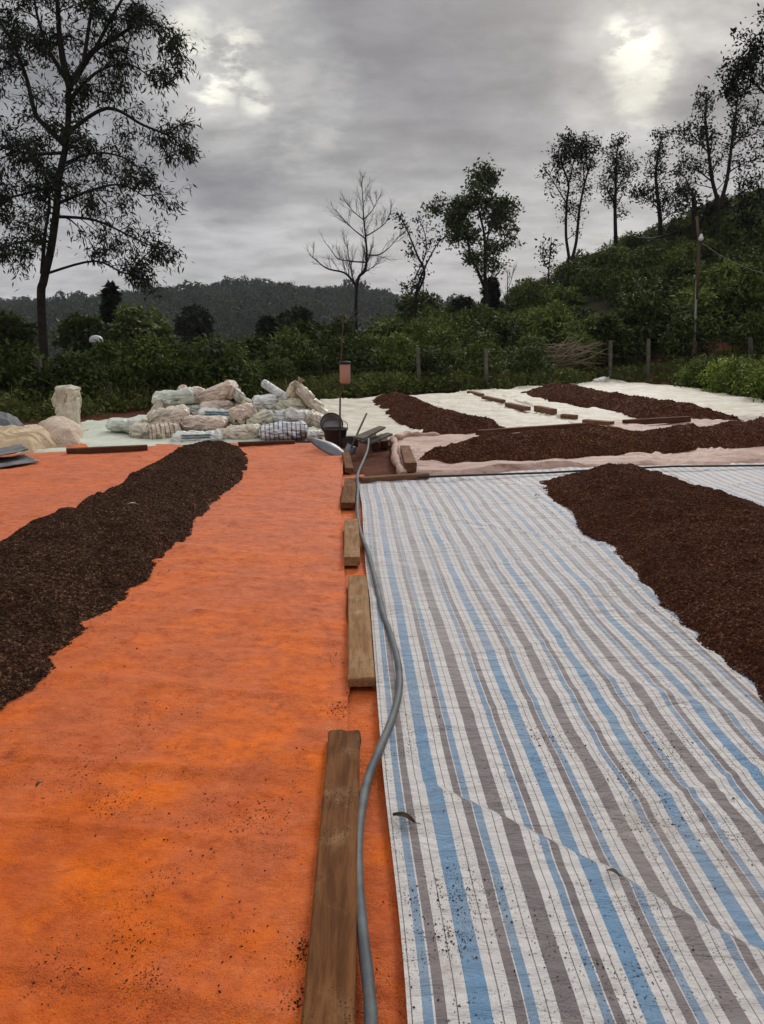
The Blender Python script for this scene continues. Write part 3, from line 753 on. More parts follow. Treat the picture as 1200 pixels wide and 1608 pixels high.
def smooth_path(P, n=8):
    P = [Vector(p) for p in P]; out = []
    for i in range(len(P) - 1):
        p0, p1, p2, p3 = P[max(i - 1, 0)], P[i], P[i + 1], P[min(i + 2, len(P) - 1)]
        for k in range(n):
            t = k / n
            out.append(0.5 * ((2 * p1) + (p2 - p0) * t + (2 * p0 - 5 * p1 + 4 * p2 - p3) * t * t + (3 * p1 - p0 - 3 * p2 + p3) * t ** 3))
    out.append(P[-1]); return out
hp = [(582, 1760), (583, 1608), (578, 1540), (569, 1460), (563, 1390), (562, 1330), (567, 1275), (578, 1222), (598, 1172), (617, 1125), (627, 1082), (625, 1040), (614, 998), (601, 962), (592, 922), (578, 868), (566, 835), (561, 800), (562, 765)]
P = [G(x, y, 0.055) for x, y in hp] + [G(562, 745, 0.12), G(571, 723, 0.12), G(577, 707, 0.16), G(579, 690, 0.2), G(576, 684, 0.12)]
mb = MB(); sp_ = smooth_path(P, 8); mb.tube(sp_, [(0.0155 if p.y < 7.7 else 0.0145) * (1 + 0.04 * math.sin(p.y * 37)) for p in sp_], 12)
tag(mb.build('grey_hose', M_hose), 'long grey hose snaking between the planks and the striped sheet', 'hose')

# dead leaves
def leaf_obj(px, py, L, W, rz, label, curl=0.3):
    V = []; F = []
    n = 10
    for k in range(n + 1):
        t = k / n; w_ = W * math.sin(math.pi * min(1, t * 0.97 + 0.015)) ** 0.8
        for s in (-1, -0.5, 0, 0.5, 1):
            V.append((L * (t - 0.5), s * w_ / 2, 0.006 + abs(s) * curl * W * 0.5 + 0.010 * math.sin(t * 3) + 0.0))
    for k in range(n):
        for a in range(4): F.append((k * 5 + a, k * 5 + a + 1, k * 5 + a + 6, k * 5 + a + 5))
    b = len(V)
    o = link('dead_leaf', meshdata('dead_leaf', V, F, M_deadleaf), None, G(px, py, 0.04), (0, 0, rz))
    sm = MB(); sm.tube([(L * 0.49, 0, 0.012), (L * 0.75, 0.004, 0.01)], 0.0012, 5); sm.build('stalk', M_deadleaf, o)
    tag(o, label, 'leaf', 'fallen leaves on the sheets'); return o
M_deadleaf = mat_simple('dead_leaf', (0.05, 0.035, 0.02), (0.11, 0.075, 0.045), 30, 0.8, 0.5, 0.003, 0.2)
leaf_obj(634, 1290, 0.080, 0.024, -0.55, 'curled grey-brown leaf at the left edge of the striped sheet', 0.8)
leaf_obj(962, 1375, 0.040, 0.016, -0.7, 'small dark leaf lying on the fold of the striped sheet')
leaf_obj(62, 1236, 0.032, 0.016, 1.2, 'small curled dark leaf alone on the orange sheet at left')
leaf_obj(843, 780, 0.05, 0.03, 0.5, 'tiny dark leaf far up the striped sheet')
leaf_obj(210, 826, 0.07, 0.035, 0.2, 'pale leaf on the dark heap', 0.3).location.z = 0.21
tmp = mat_simple('pale_leaf', (0.4, 0.36, 0.3), (0.5, 0.45, 0.4), 30, 0.8)
for o in bpy.data.objects:
    if o.get('label') == 'pale leaf on the dark heap': o.data.materials[0] = tmp
m, h, p = newmat('pebble'); setp(h, p, Base_Color=(0.06, 0.035, 0.025), Roughness=0.9)
mb = MB()
g0 = Vector(G(642, 1101, 0.035))
GVp, GFp = grains(np.array([[0, 0, 0.004]]), np.array([[[0.010]]]), rng)
o = link('pebble', meshdata('pebble', GVp, GFp, m), None, g0); tag(o, 'small dark stone on the striped sheet beside the hose', 'stone')

# ------------------------------------------------------------------ sacks
def mat_sack(name, col, band=None, stripes=None, dirt=0.28):
    m, h, p = newmat(name); c = coords(h)
    n = h.noise(c, 5, 6, 0.6)
    cc = h.mix(h.ramp(n, 0.35, 0.7), tuple(min(0.8, x * 1.22) for x in col), tuple(x * 0.85 for x in col))
    cc = h.mix(h.ramp(h.noise(c, 9, 6, 0.65, 0.4), 0.50, 0.75, 0.0, dirt), cc, (0.22, 0.14, 0.09))
    s = h.n('ShaderNodeSeparateXYZ', {0: c})
    if stripes:
        fr = h.math('FRACT', h.math('MULTIPLY', s.outputs[0], 16.0))
        cc = h.mix(h.math('MULTIPLY', h.ramp(fr, 0.68, 0.78), h.ramp(h.noise(c, 12, 3, 0.5), 0.3, 0.5)), cc, stripes)
    if band:
        a = h.math('ABSOLUTE', h.math('SUBTRACT', s.outputs[2], 0.03))
        b = h.math('ABSOLUTE', s.outputs[0])
        f = h.math('MULTIPLY', h.ramp(a, 0.032, 0.024), h.ramp(b, 0.22, 0.19))
        f = h.math('MULTIPLY', f, h.ramp(a, 0.004, 0.010, 0.35, 1.0))
        cc = h.mix(f, cc, band)
    wv = h.noise(h.n('ShaderNodeMapping', {0: c, 3: (1.0, 2.5, 2.5)}).outputs[0], 12, 8, 0.6, 0.5)
    cs_ = h.n('ShaderNodeMapping', {0: c, 3: (0.8, 2.4, 2.4), 2: (0.0, 0.0, 0.35)}).outputs[0]
    r1_ = h.math('ABSOLUTE', h.math('SUBTRACT', h.noise(cs_, 4.0, 2, 0.45, 0.5), 0.5))
    r2_ = h.math('ABSOLUTE', h.math('SUBTRACT', h.noise(cs_, 9.0, 2, 0.45, 0.3), 0.5))
    wv = h.math('ADD', h.math('MULTIPLY', wv, 0.15), h.math('ADD', h.math('MULTIPLY', r1_, 2.4), h.math('MULTIPLY', r2_, 0.9)))
    setp(h, p, Base_Color=cc, Roughness=0.42, Specular_IOR_Level=0.4, Normal=bump(h, wv, 1.0, 0.05))
    return m
SM = {'cream': mat_sack('cream_sack', (0.62, 0.54, 0.42)), 'pink': mat_sack('pinkish_sack', (0.62, 0.49, 0.39)), 'green': mat_sack('green_white_sack', (0.56, 0.59, 0.50)),
      'white': mat_sack('white_sack', (0.66, 0.65, 0.61)), 'band': mat_sack('banded_sack', (0.62, 0.64, 0.59), band=(0.06, 0.12, 0.15)), 'blue': mat_sack('blue_striped_sack', (0.62, 0.61, 0.58), stripes=(0.08, 0.11, 0.22)),
      'brownstripe': mat_sack('brown_striped_sack', (0.58, 0.49, 0.37), stripes=(0.25, 0.15, 0.09)), 'olive': mat_sack('olive_sack', (0.55, 0.52, 0.38)), 'yellow': mat_sack('yellowish_sack', (0.60, 0.48, 0.30)),
      'grey': mat_sack('greyish_sack', (0.54, 0.51, 0.46))}
M_tie = mat_simple('sack_tie', (0.12, 0.08, 0.05), (0.2, 0.14, 0.1), 20, 0.9)
def make_sack(L, W, T, seed, neck=True, mat='cream', er=0.16):
    rng = np.random.default_rng(seed)
    nu, nv = 40, 44
    u = np.linspace(0, 1, nu); v = np.linspace(0, 2 * math.pi, nv, endpoint=False)
    U, Vv = np.meshgrid(u, v, indexing='ij')
    e = np.clip(U / er, 0, 1)
    tz = np.sqrt(np.clip(1 - (1 - e) ** 2, 0, 1)) * 0.93 + 0.07         # seam end
    wy = 0.86 + 0.14 * np.sqrt(np.clip(e, 0, 1))
    if neck:
        en = np.clip((0.86 - U) / 0.30, 0, 1); f = np.sqrt(np.clip(1 - (1 - en) ** 2, 0, 1))
        fl = np.clip((U - 0.86) / 0.14, 0, 1)
        tz = tz * (f * 0.84 + 0.16) + fl * 0.28; wy = wy * (f * 0.86 + 0.14) + fl * 0.36
    else:
        e2 = np.clip((1 - U) / er, 0, 1)
        tz = tz * (np.sqrt(np.clip(1 - (1 - e2) ** 2, 0, 1)) * 0.93 + 0.07); wy = wy * (0.86 + 0.14 * np.sqrt(e2))
    cv, sv_ = np.cos(Vv), np.sin(Vv)
    sq = lambda a, q_: np.sign(a) * np.abs(a) ** q_
    y = sq(cv, 0.8) * W / 2 * wy; z = sq(sv_, 0.85) * T / 2 * tz
    x = (U - 0.5) * L + 0.025 * L * fbm(Vv * 0.8, U * 0 + seed, seed) * (np.abs(U - 0.5) > 0.47)
    if neck:
        pl = np.cos(Vv * 11 + seed) * 0.16 * sstep(0.50, 0.86, U); y *= 1 + pl; z *= 1 + pl
    sc = 1 + 0.15 * fbm(U * 4.5 + seed, np.cos(Vv) * 1.7 + np.sin(Vv), seed, 3) * sstep(0, 0.2, U)
    y *= sc; z *= sc
    nzz = fbm(U * 9 + 3 * np.cos(Vv), np.sin(Vv) * 3 + seed, seed + 3, 3)
    z += 0.07 * T * nzz * sstep(0, 0.12, U); y += 0.04 * W * fbm(U * 7 - 3 * np.cos(Vv), np.sin(Vv) * 3 - seed, seed + 6, 3)
    crease = np.clip(1 - np.abs(vn(U * 5 + np.sin(Vv) * 1.2, np.cos(Vv) * 1.4 + seed, seed + 8)) * 7, 0, 1)
    z -= np.sign(sv_) * 0.11 * T * crease; y -= np.sign(cv) * 0.05 * W * crease
    sag = -0.10 * T * np.cos((U - 0.5) * 3.0) * rng.uniform(-1, 1.0)
    z += sag; y += 0.06 * W * np.sin(U * 3.1 + seed) * rng.uniform(-1, 1)
    z = np.where(z < -T * 0.40, -T * 0.40 + (z + T * 0.40) * 0.25, z)
    V = np.stack([x, y, z], -1).reshape(-1, 3)
    i, j = np.meshgrid(np.arange(nu - 1), np.arange(nv), indexing='ij')
    F = np.stack([i * nv + j, i * nv + (j + 1) % nv, (i + 1) * nv + (j + 1) % nv, (i + 1) * nv + j], -1).reshape(-1, 4)[:, ::-1]
    Fl = [tuple(f) for f in F.tolist()]
    Fl.append(tuple(range(nv)))
    if not neck: Fl.append(tuple((nu - 1) * nv + k for k in range(nv))[::-1])
    else:
        base_ = len(V); ring = V.reshape(nu, nv, 3)[-1]; inner = ring * np.array([1, 0.35, 0.35]) - np.array([0.05 * L, 0, 0])
        V = np.concatenate([V, inner])
        Fl += [((nu - 1) * nv + k, (nu - 1) * nv + (k + 1) % nv, base_ + (k + 1) % nv, base_ + k)[::-1] for k in range(nv)]
        Fl.append(tuple(base_ + k for k in range(nv))[::-1])
    return meshdata('sack', V, Fl, SM[mat])
GS = 'used plastic sacks dumped in a heap'
def sack(px, py, Lpx, Tpx, tilt, yaw, Y, mat, seed, label, neck=True, wf=1.5, flip=False, grp=GS, name='sack'):
    """centre at pixel (px,py) and distance Y, apparent length / thickness in photo pixels, tilt in degrees as seen"""
    L = 1.12 * Lpx * Y / FPX / max(0.35, math.cos(math.radians(yaw))); T = Tpx * Y / FPX * 1.12; W = min(T * wf, 0.45)
    me = make_sack(L, W, T, seed, neck, mat, 0.05 if tilt > 80 else 0.12)
    o = link(name, me, None, D(px, py, Y))
    R = Matrix.Rotation(math.radians(-tilt), 4, 'Y') @ Matrix.Rotation(0, 4, 'X')
    R = Matrix.Rotation(math.radians(yaw), 4, 'Z') @ R
    if flip: R = R @ Matrix.Rotation(math.pi, 4, 'Z')
    o.rotation_euler = R.to_euler()
    if neck:
        mb = MB(); x = 0.36 * L
        mb.tube([(x, W * 0.085 * math.cos(a), T * 0.10 * math.sin(a)) for a in [k * math.pi / 8 for k in range(17)]], T * 0.028, 6)
        mb.build('tie', M_tie, o)
    tag(o, label, 'sack', grp); return o
S = [
 (202, 668, 58, 20, -3, 8, 11.7, 'green', 1, 'pale green sack lying alone at the left end of the heap', True, False),
 (226, 679, 30, 24, 0, -65, 11.4, 'cream', 2, 'sack end with a dark open mouth in front of the pale green sack', True, False),
 (260, 683, 42, 30, 2, 20, 11.2, 'brownstripe', 3, 'cream sack with thin brown stripes at the left front of the heap', False, False),
 (311, 687, 70, 21, 1, 3, 10.95, 'band', 4, 'white sack with a blue-green printed band right behind the dark coffee heap', False, False),
 (375, 680, 64, 24, 5, -6, 11.2, 'cream', 5, 'lumpy cream sack in the front row right of the blue-green banded one', False, False),
 (446, 678, 68, 26, 3, 6, 11.1, 'blue', 6, 'white sack with dark blue stripes at the right front of the heap', False, False),
 (496, 684, 26, 17, 0, 15, 11.0, 'white', 7, 'small white sack next to the black basin', True, False),
 (262, 658, 66, 30, 12, 10, 11.6, 'cream', 8, 'fat beige sack leaning above the brown-striped sack', True, True),
 (316, 664, 76, 24, -3, -4, 11.35, 'pink', 9, 'long pinkish beige sack lying just above the blue-green banded one', True, True),
 (345, 651, 58, 20, -3, 5, 11.8, 'band', 10, 'white sack with a thin printed band in the middle of the heap', False, False),
 (386, 652, 34, 28, 15, 35, 11.7, 'pink', 11, 'brownish gathered sack end in the middle of the heap', True, False),
 (412, 660, 44, 25, 30, 10, 11.6, 'olive', 12, 'olive sack slanting up between the pinkish and the striped sacks', True, False),
 (440, 655, 54, 24, 5, -10, 11.7, 'white', 13, 'crumpled white sack above the blue-striped one', True, False),
 (474, 656, 48, 26, -8, 10, 11.6, 'grey', 14, 'greyish sack above the right end of the blue-striped one', True, False),
 (500, 660, 34, 22, -25, 0, 11.5, 'cream', 15, 'small cream sack at the right foot of the heap', True, False),
 (246, 644, 34, 15, 55, 10, 11.9, 'cream', 16, 'narrow cream sack neck drooping down the left slope of the heap', True, False),
 (300, 644, 46, 17, 0, 0, 12.0, 'green', 17, 'flat grey-green sack under the pinkish sacks', True, False),
 (345, 638, 54, 17, 4, 0, 12.1, 'pink', 18, 'flat pinkish sack in the upper middle of the heap', True, False),
 (421, 633, 42, 24, 5, 15, 12.0, 'white', 19, 'bunched white sack with a dark hollow left of the leaning tall one', True, False),
 (462, 639, 50, 22, -6, -8, 12.0, 'olive', 20, 'olive cream sack at the foot of the tall leaning one', True, False),
 (274, 625, 58, 25, 8, 5, 12.1, 'green', 21, 'smooth green-white sack at the top left of the heap', False, False),
 (306, 623, 46, 28, -5, 20, 12.3, 'pink', 22, 'crumpled pinkish sack beside the smooth green-white one on top', True, False),
 (336, 621, 72, 28, 18, -5, 12.3, 'pink', 23, 'biggest pinkish sack lying across the very top of the heap', True, True),
 (378, 627, 44, 16, -55, 10, 12.2, 'grey', 24, 'grey sack slumped steeply down the right of the top', True, True),
 (395, 640, 44, 17, -40, 0, 12.0, 'olive', 25, 'olive sack slanting below the steep grey one', True, True),
 (362, 612, 20, 16, 20, 0, 12.6, 'grey', 26, 'small brown-grey bundle at the peak of the heap', True, False),
 (462, 616, 42, 22, 60, 15, 12.2, 'yellow', 27, 'upright yellowish sack with a pointed top', True, False),
 (487, 628, 66, 20, -48, 5, 12.0, 'cream', 28, 'long cream sack sliding down the right side of the heap', True, True),
 (330, 652, 60, 26, 0, 5, 12.1, 'cream', 61, 'cream sack mostly buried in the middle of the heap', False, False),
 (400, 660, 60, 26, 0, 5, 12.1, 'cream', 62, 'cream sack mostly buried near the right of the heap', False, False),
 (290, 665, 60, 26, 0, 5, 12.0, 'cream', 63, 'cream sack mostly buried near the left of the heap', False, False),
 (440, 668, 60, 26, 0, 5, 11.9, 'cream', 64, 'cream sack mostly buried behind the blue-striped one', False, False),
 (320, 636, 70, 26, 3, 5, 12.6, 'pink', 65, 'pinkish sack mostly buried under the topmost sacks', False, False),
]
for (px, py, L, T, ti, ya, Y, mt, sd_, lab, nk, fl) in S: sack(px, py, L, T, ti, ya, Y, mt, sd_, lab, nk, 1.5, fl)
# rolled sheet on the heap
o = empty('rolled_sheet', D(433, 614, 12.1)); dvec = Vector(D(452, 626, 11.9)) - Vector(D(419, 604, 12.2))
o.rotation_euler = dvec.to_track_quat('Z', 'Y').to_euler()
mb = MB(); V = []; Ln = dvec.length * 1.15
n_ = 60; ring = []
for k in range(n_):
    a = k / n_ * 2 * math.pi * 2.4; r_ = 0.022 + 0.045 * k / n_
    ring.append((r_ * math.cos(a), r_ * math.sin(a)))
V = [(x, y, -Ln / 2) for x, y in ring] + [(x, y, Ln / 2) for x, y in ring]
mb.add(V, [(k, k + 1, n_ + k + 1, n_ + k) for k in range(n_ - 1)])
mb.tube([(0, 0, -Ln / 2 + 0.01), (0, 0, Ln / 2 - 0.01)], 0.067, 20)
mb.v = mb.v; mb.build('roll', SM['white'], o)
mb = MB(); mb.lathe([(0.0, -Ln / 2 - 0.004), (0.026, -Ln / 2 - 0.004), (0.028, -Ln / 2 + 0.02)], 16); mb.build('dark_hole_disc', M_black, o)  # flat black disc on the solid roll, painting the shade of its hole
tag(o, 'white rolled-up sheet poking up from the right of the sack heap', 'rolled sheet')

# left corner: crumpled covers, white bag, grey sheets
def crumple(name, near, H, mat, seed, label, cat, step=0.014, slope=1.4):
    poly = np.array([G(q[0], q[1], 0.02)[:2] for q in near])
    x0, y0 = poly.min(0) - 0.1; x1, y1 = poly.max(0) + 0.1
    X, Y = np.meshgrid(np.arange(x0, x1, step), np.arange(y0, y1, step))
    dd = polydist(X, Y, poly) + 0.12 * vn(X * 3, Y * 3, seed) + 0.04 * vn(X * 9, Y * 9, seed)
    hm = H * (1 + 0.5 * fbm(X * 1.3, Y * 1.3, seed + 1, 2))
    ca, sa = math.cos(0.9 + seed * 0.3), math.sin(0.9 + seed * 0.3)
    A1 = X * ca + Y * sa + 0.25 * vn(X * 2, Y * 2, seed + 5); B1 = -X * sa + Y * ca
    fold = np.clip(1 - np.abs(vn(A1 * 0.9, B1 * 4.2, seed + 2)) * 5, 0, 1) + 0.6 * np.clip(1 - np.abs(vn(A1 * 5 + 3, B1 * 1.6, seed + 3)) * 7, 0, 1)
    Z = np.where(dd > 0, hm * np.tanh(np.maximum(dd, 0) * slope / H) + 0.045 * fold * sstep(0, 0.12, dd) + 0.02 * fbm(X * 9, Y * 9, seed + 6, 3) + 0.02, -0.01)
    ny, nx = X.shape; V = np.stack([X, Y, Z], -1).reshape(-1, 3)
    i, j = np.meshgrid(np.arange(ny - 1), np.arange(nx - 1), indexing='ij')
    F = np.stack([i * nx + j, i * nx + j + 1, (i + 1) * nx + j + 1, (i + 1) * nx + j], -1).reshape(-1, 4)
    F = F[(dd.reshape(-1)[F] > -0.04).any(1)]
    used = np.unique(F); mp = np.full(len(V), -1); mp[used] = np.arange(len(used)); V = V[used]; F = mp[F]
    return tag(link(name, meshdata(name, V, F, mat)), label, cat)
M_beige = mat_cloth('beige_cover', (0.58, 0.44, 0.27), (0.48, 0.34, 0.20), (0.24, 0.15, 0.09), 0.4, 2.5)
crumple('crumpled_cover', [(-60, 716), (0, 712), (55, 712), (88, 704), (84, 690), (70, 680), (0, 685), (-60, 690)], 0.17, M_beige, 201, 'crumpled yellow-beige cover at the far left edge', 'cover')
M_beige2 = mat_cloth('pinkish_cover', (0.58, 0.45, 0.34), (0.47, 0.34, 0.24), (0.22, 0.13, 0.09), 0.4, 2.5)
crumple('crumpled_cover', [(70, 700), (100, 703), (128, 700), (132, 680), (110, 672), (70, 675), (50, 682)], 0.21, M_beige2, 205, 'crumpled pinkish cover beside the pale green sheet', 'cover')
M_navy = mat_cloth('dark_blue_cover', (0.07, 0.08, 0.10), (0.14, 0.14, 0.15), (0.2, 0.18, 0.16), 0.5, 3)
crumple('crumpled_cover', [(-80, 684), (0, 682), (30, 680), (40, 672), (0, 668), (-80, 672)], 0.2, M_navy, 207, 'dark bluish cover behind the yellow-beige one', 'cover')
for k_, (a, b, c_, d_, lab) in enumerate([((-60, 742), (-60, 722), (62, 724), (40, 716), 'lowest grey metal sheet at the left edge'), ((-60, 730), (-60, 712), (46, 713), (36, 706), 'upper bent grey metal sheet at the left edge')]):
    A, B, C_, Dd = [np.array(G(q[0], q[1], 0.06 + 0.05 * k_)) for q in (a, b, c_, d_)]
    s, t = np.meshgrid(np.linspace(0, 1, 60), np.linspace(0, 1, 20))
    Pp = (A[None, None] * (1 - s[..., None]) + C_[None, None] * s[..., None]) * (1 - t[..., None]) + (B[None, None] * (1 - s[..., None]) + Dd[None, None] * s[..., None]) * t[..., None]
    Pp[..., 2] += 0.014 * np.sin(t * 26) + 0.05 * k_ * s + 0.03 * fbm(s * 3, t * 2, 5 + k_)
    o = grid_obj('metal_sheet', Pp[..., 0], Pp[..., 1], Pp[..., 2], M_metal)
    so_ = o.modifiers.new('thick', 'SOLIDIFY'); so_.thickness = 0.006
    tag(o, lab, 'metal sheet', 'grey metal sheets in the left corner')
sack(108, 640, 60, 36, 86, 8, 12.6, 'cream', 71, 'pale beige sack standing upright against the hedge at left', False, 1.5, False, None)
sack(108, 674, 50, 20, -12, 10, 12.1, 'pink', 72, 'pinkish sack under the upright pale one', True, 1.5, False, None)

# ------------------------------------------------------------------ basin group in the middle
bc = Vector(G(527, 704, 0.0))
root = empty('soot_black_bucket', bc)
mb = MB(); s_ = 0.15
mb.lathe([(0.0, 0.0), (0.12, 0.0), (0.125, 0.02), (0.16, 0.26), (0.17, 0.27), (0.165, 0.275), (0.15, 0.26), (0.115, 0.03), (0.0, 0.025)], 32)
mb.build('bucket_body', M_black, root)
mb = MB(); mb.tube([(0.168 * math.cos(a), 0.168 * math.sin(a), 0.268) for a in [k * math.pi / 16 for k in range(33)]], 0.007, 6); mb.build('rim', M_black, root)
mb = MB(); mb.tube(smooth_path([(-0.168, 0, 0.25), (-0.15, -0.05, 0.36), (0, -0.08, 0.40), (0.15, -0.05, 0.36), (0.168, 0, 0.25)], 6), 0.005, 6); mb.build('handle', M_black, root)
tag(root, 'sooty black bucket beside the pole in the middle of the yard', 'bucket')
root = empty('metal_basin', D(521, 666, 10.55))
M_pan = mat_simple('grey_basin', (0.20, 0.18, 0.19), (0.32, 0.29, 0.29), 6, 0.45, 0.2, 0.003, 0.5, 0.2)
mb = MB(); mb.lathe([(0.0, -0.09), (0.07, -0.085), (0.12, -0.055), (0.145, 0.0), (0.157, 0.004), (0.157, 0.008), (0.14, 0.004), (0.115, -0.048), (0.066, -0.078), (0.0, -0.082)], 36)
mb.build('bowl', M_pan, root)
mb = MB(); mb.tube([(0.152 * math.cos(a), 0.152 * math.sin(a), 0.006) for a in [k * math.pi / 18 for k in range(37)]], 0.009, 8); mb.build('rim', M_black, root)
root.rotation_euler = (math.radians(72), math.radians(8), math.radians(12))
tag(root, 'round grey basin with black rim tipped towards the viewer on the bucket', 'basin')
# clutter: dark pots
root = empty('black_pot', G(549, 706, 0.0))
mb = MB(); mb.lathe([(0.0, 0.0), (0.08, 0.0), (0.115, 0.04), (0.12, 0.12), (0.105, 0.16), (0.11, 0.17), (0.098, 0.165), (0.105, 0.11), (0.0, 0.02)], 28); mb.build('pot_body', M_black, root)
for s in (-1, 1):
    mb = MB(); mb.tube(smooth_path([(s * 0.118, -0.03, 0.12), (s * 0.15, -0.02, 0.13), (s * 0.15, 0.02, 0.13), (s * 0.118, 0.03, 0.12)], 5), 0.006, 6); mb.build('handle', M_black, root)
tag(root, 'small black pot right of the bucket', 'pot')
# scoop: leaf shaped curved metal sheet
V = []; F = []; n = 22
for k in range(n + 1):
    t = k / n; w_ = 0.105 * math.sin(math.pi * (0.06 + 0.9 * t)) ** 0.7
    for s in np.linspace(-1, 1, 9): V.append((0.30 * (t - 0.5) * 2 * 0.9, s * w_, 0.035 * (1 - s * s) + 0.02 * math.sin(t * 3)))
for k in range(n):
    for a in range(8): F.append((k * 9 + a, k * 9 + a + 1, k * 9 + a + 10, k * 9 + a + 9))
M_scoop = mat_simple('scoop_metal', (0.11, 0.115, 0.13), (0.19, 0.19, 0.2), 6, 0.45, 0.3, 0.004, 0.5, 0.4)
o = link('metal_scoop', meshdata('metal_scoop', V, F, M_scoop), None, D(518, 706, 9.75), (math.radians(28), math.radians(24), math.radians(-18)))
sm = o.modifiers.new('thick', 'SOLIDIFY'); sm.thickness = 0.004
tag(o, 'leaf-shaped grey metal sheet leaning at the end of the orange sheet', 'metal sheet')
# flat boards behind
for k_, (pa, pb, z, yaw, lab) in enumerate([((562, 690), (600, 681), 0.20, 0.1, 'upper grey board tilted on the clutter beside the bucket'), ((572, 697), (612, 690), 0.12, 0.0, 'lower grey board lying toward the pink netting')]):
    A = Vector(G(pa[0], pa[1], z)); B = Vector(G(pb[0], pb[1], z)); d = B - A
    o = link('grey_board', plank_mesh('grey_board', d.length, 0.16, 0.10, 0.025, M_post, 90 + k_), None, A, (0.12, 0.1, math.atan2(-d.x, d.y)))
    tag(o, lab, 'board', 'grey boards beside the bucket')
for k_, (a, b, lab) in enumerate([((590, 706), (585, 690), 'dark brick under the grey boards at left'), ((604, 704), (602, 692), 'dark brick under the grey boards at right')]):
    plank('brick', a, b, 0.10, 0.10, 0.10, 95 + k_, lab, 'bricks under the grey boards', 0.0, 'brick', M_plank_x)
# shovel leaning
root = empty('shovel'); mb = MB()
A = Vector(D(551, 704, 10.1)); B = Vector(D(576, 649, 10.5)); mb.tube([A, (A + B) / 2 + Vector((0, 0, 0.004)), B], 0.013, 8); mb.build('shaft', M_post, root)
mb = MB(); dd_ = (A - B).normalized(); sx = dd_.cross(Vector((0, 1, 0))).normalized(); fw = Vector((0, 1, 0))
V = []; F = []
for k in range(7):
    t = k / 6; w_ = 0.07 * (1 - 0.75 * max(0, t - 0.5) ** 1.5 * 2.2)
    for s in np.linspace(-1, 1, 5): V.append(A + dd_ * (t * 0.2 - 0.05) + sx * (s * w_) + fw * (0.02 * s * s))
for k in range(6):
    for a in range(4): F.append((k * 5 + a, k * 5 + a + 1, k * 5 + a + 6, k * 5 + a + 5))
bl = link('blade', meshdata('blade', V, F, M_scoop), root); sm = bl.modifiers.new('t', 'SOLIDIFY'); sm.thickness = 0.004
tag(root, 'shovel with a pale shaft stuck in beside the bucket leaning right', 'shovel')
# pole with a hanging plastic canister
root = empty('marker_pole', G(534, 706, 0.0)); base_ = Vector(root.location)
def loc(p): return Vector(p) - base_
mb = MB(); mb.tube([loc(G(534, 707, 0)), loc(D(534, 650, base_.y)), loc(D(535, 575, base_.y)), loc(D(538, 520, base_.y)), loc(D(540, 458, base_.y + 0.05))], [0.014, 0.012, 0.011, 0.007, 0.004], 8); mb.build('pole', M_log, root)
tag(root, 'thin upright wooden pole carrying a pink canister in the middle of the yard', 'pole')
root = empty('plastic_canister', D(542, 586, base_.y - 0.02))
M_can = mat_simple('pink_plastic', (0.44, 0.22, 0.15), (0.52, 0.30, 0.21), 4, 0.45, 0.1, 0.003, 0.4)
mb = MB(); mb.lathe([(0.0, -0.135), (0.055, -0.135), (0.068, -0.12), (0.070, 0.0), (0.072, 0.10), (0.066, 0.125), (0.03, 0.135), (0.0, 0.135)], 28); mb.build('canister_body', M_can, root)
mb = MB(); mb.lathe([(0.0, 0.155), (0.074, 0.152), (0.077, 0.135), (0.077, 0.118), (0.071, 0.115)], 28); mb.build('lid', M_black, root)
mb = MB(); mb.tube(smooth_path([(-0.072, 0, 0.09), (-0.09, 0.0, 0.12), (-0.06, 0.01, 0.16), (0.0, 0.01, 0.165)], 5), 0.005, 6); mb.build('handle', M_black, root)
tag(root, 'pinkish plastic canister hung on the thin pole', 'canister')
# rolled end of the pink netting
mb = MB(); P = smooth_path([G(628, 694, 0.10), G(636, 699, 0.12), G(640, 704, 0.11), G(634, 712, 0.06)], 6)
for a, r_ in ((0, 0.05),):
    mb.tube(smooth_path([G(617, 690, 0.05), G(622, 700, 0.06), G(620, 715, 0.05), G(628, 735, 0.05), G(634, 746, 0.05)], 6), [0.05 + 0.012 * math.sin(k) for k in range(25)], 10)
    mb.tube(smooth_path([G(622, 690, 0.07), G(640, 684, 0.08), G(660, 685, 0.07), G(690, 686, 0.06)], 6), [0.06 + 0.012 * math.sin(k * 1.3) for k in range(19)], 10)
ro = mb.build('rolled_hem', M_pink)
for o in list(bpy.data.objects):
    if o.name.startswith('pink_net') and o.type == 'MESH': ro.parent = o

# ------------------------------------------------------------------ vegetation
def leaf_quads(P, Nrm, Dir, L, W):
    """diamond leaves with a mid fold: 4 verts + quads"""
    D_ = Dir / np.maximum(np.linalg.norm(Dir, axis=1, keepdims=True), 1e-9)
    S_ = np.cross(D_, Nrm); S_ /= np.maximum(np.linalg.norm(S_, axis=1, keepdims=True), 1e-9)
    U_ = np.cross(S_, D_)
    L = L[:, None]; W = W[:, None]
    a = P; b = P + D_ * L * 0.45 + S_ * W * 0.5 + U_ * W * 0.12; c_ = P + D_ * L - U_ * L * 0.12; d = P + D_ * L * 0.45 - S_ * W * 0.5 + U_ * W * 0.12
    V = np.stack([a, b, c_, d], 1).reshape(-1, 3)
    F = (np.arange(len(P))[:, None] * 4 + np.arange(4)[None]).astype(np.int64)
    return V, F
def runit(rng, n):
    v = rng.normal(size=(n, 3)); return v / np.linalg.norm(v, axis=1, keepdims=True)

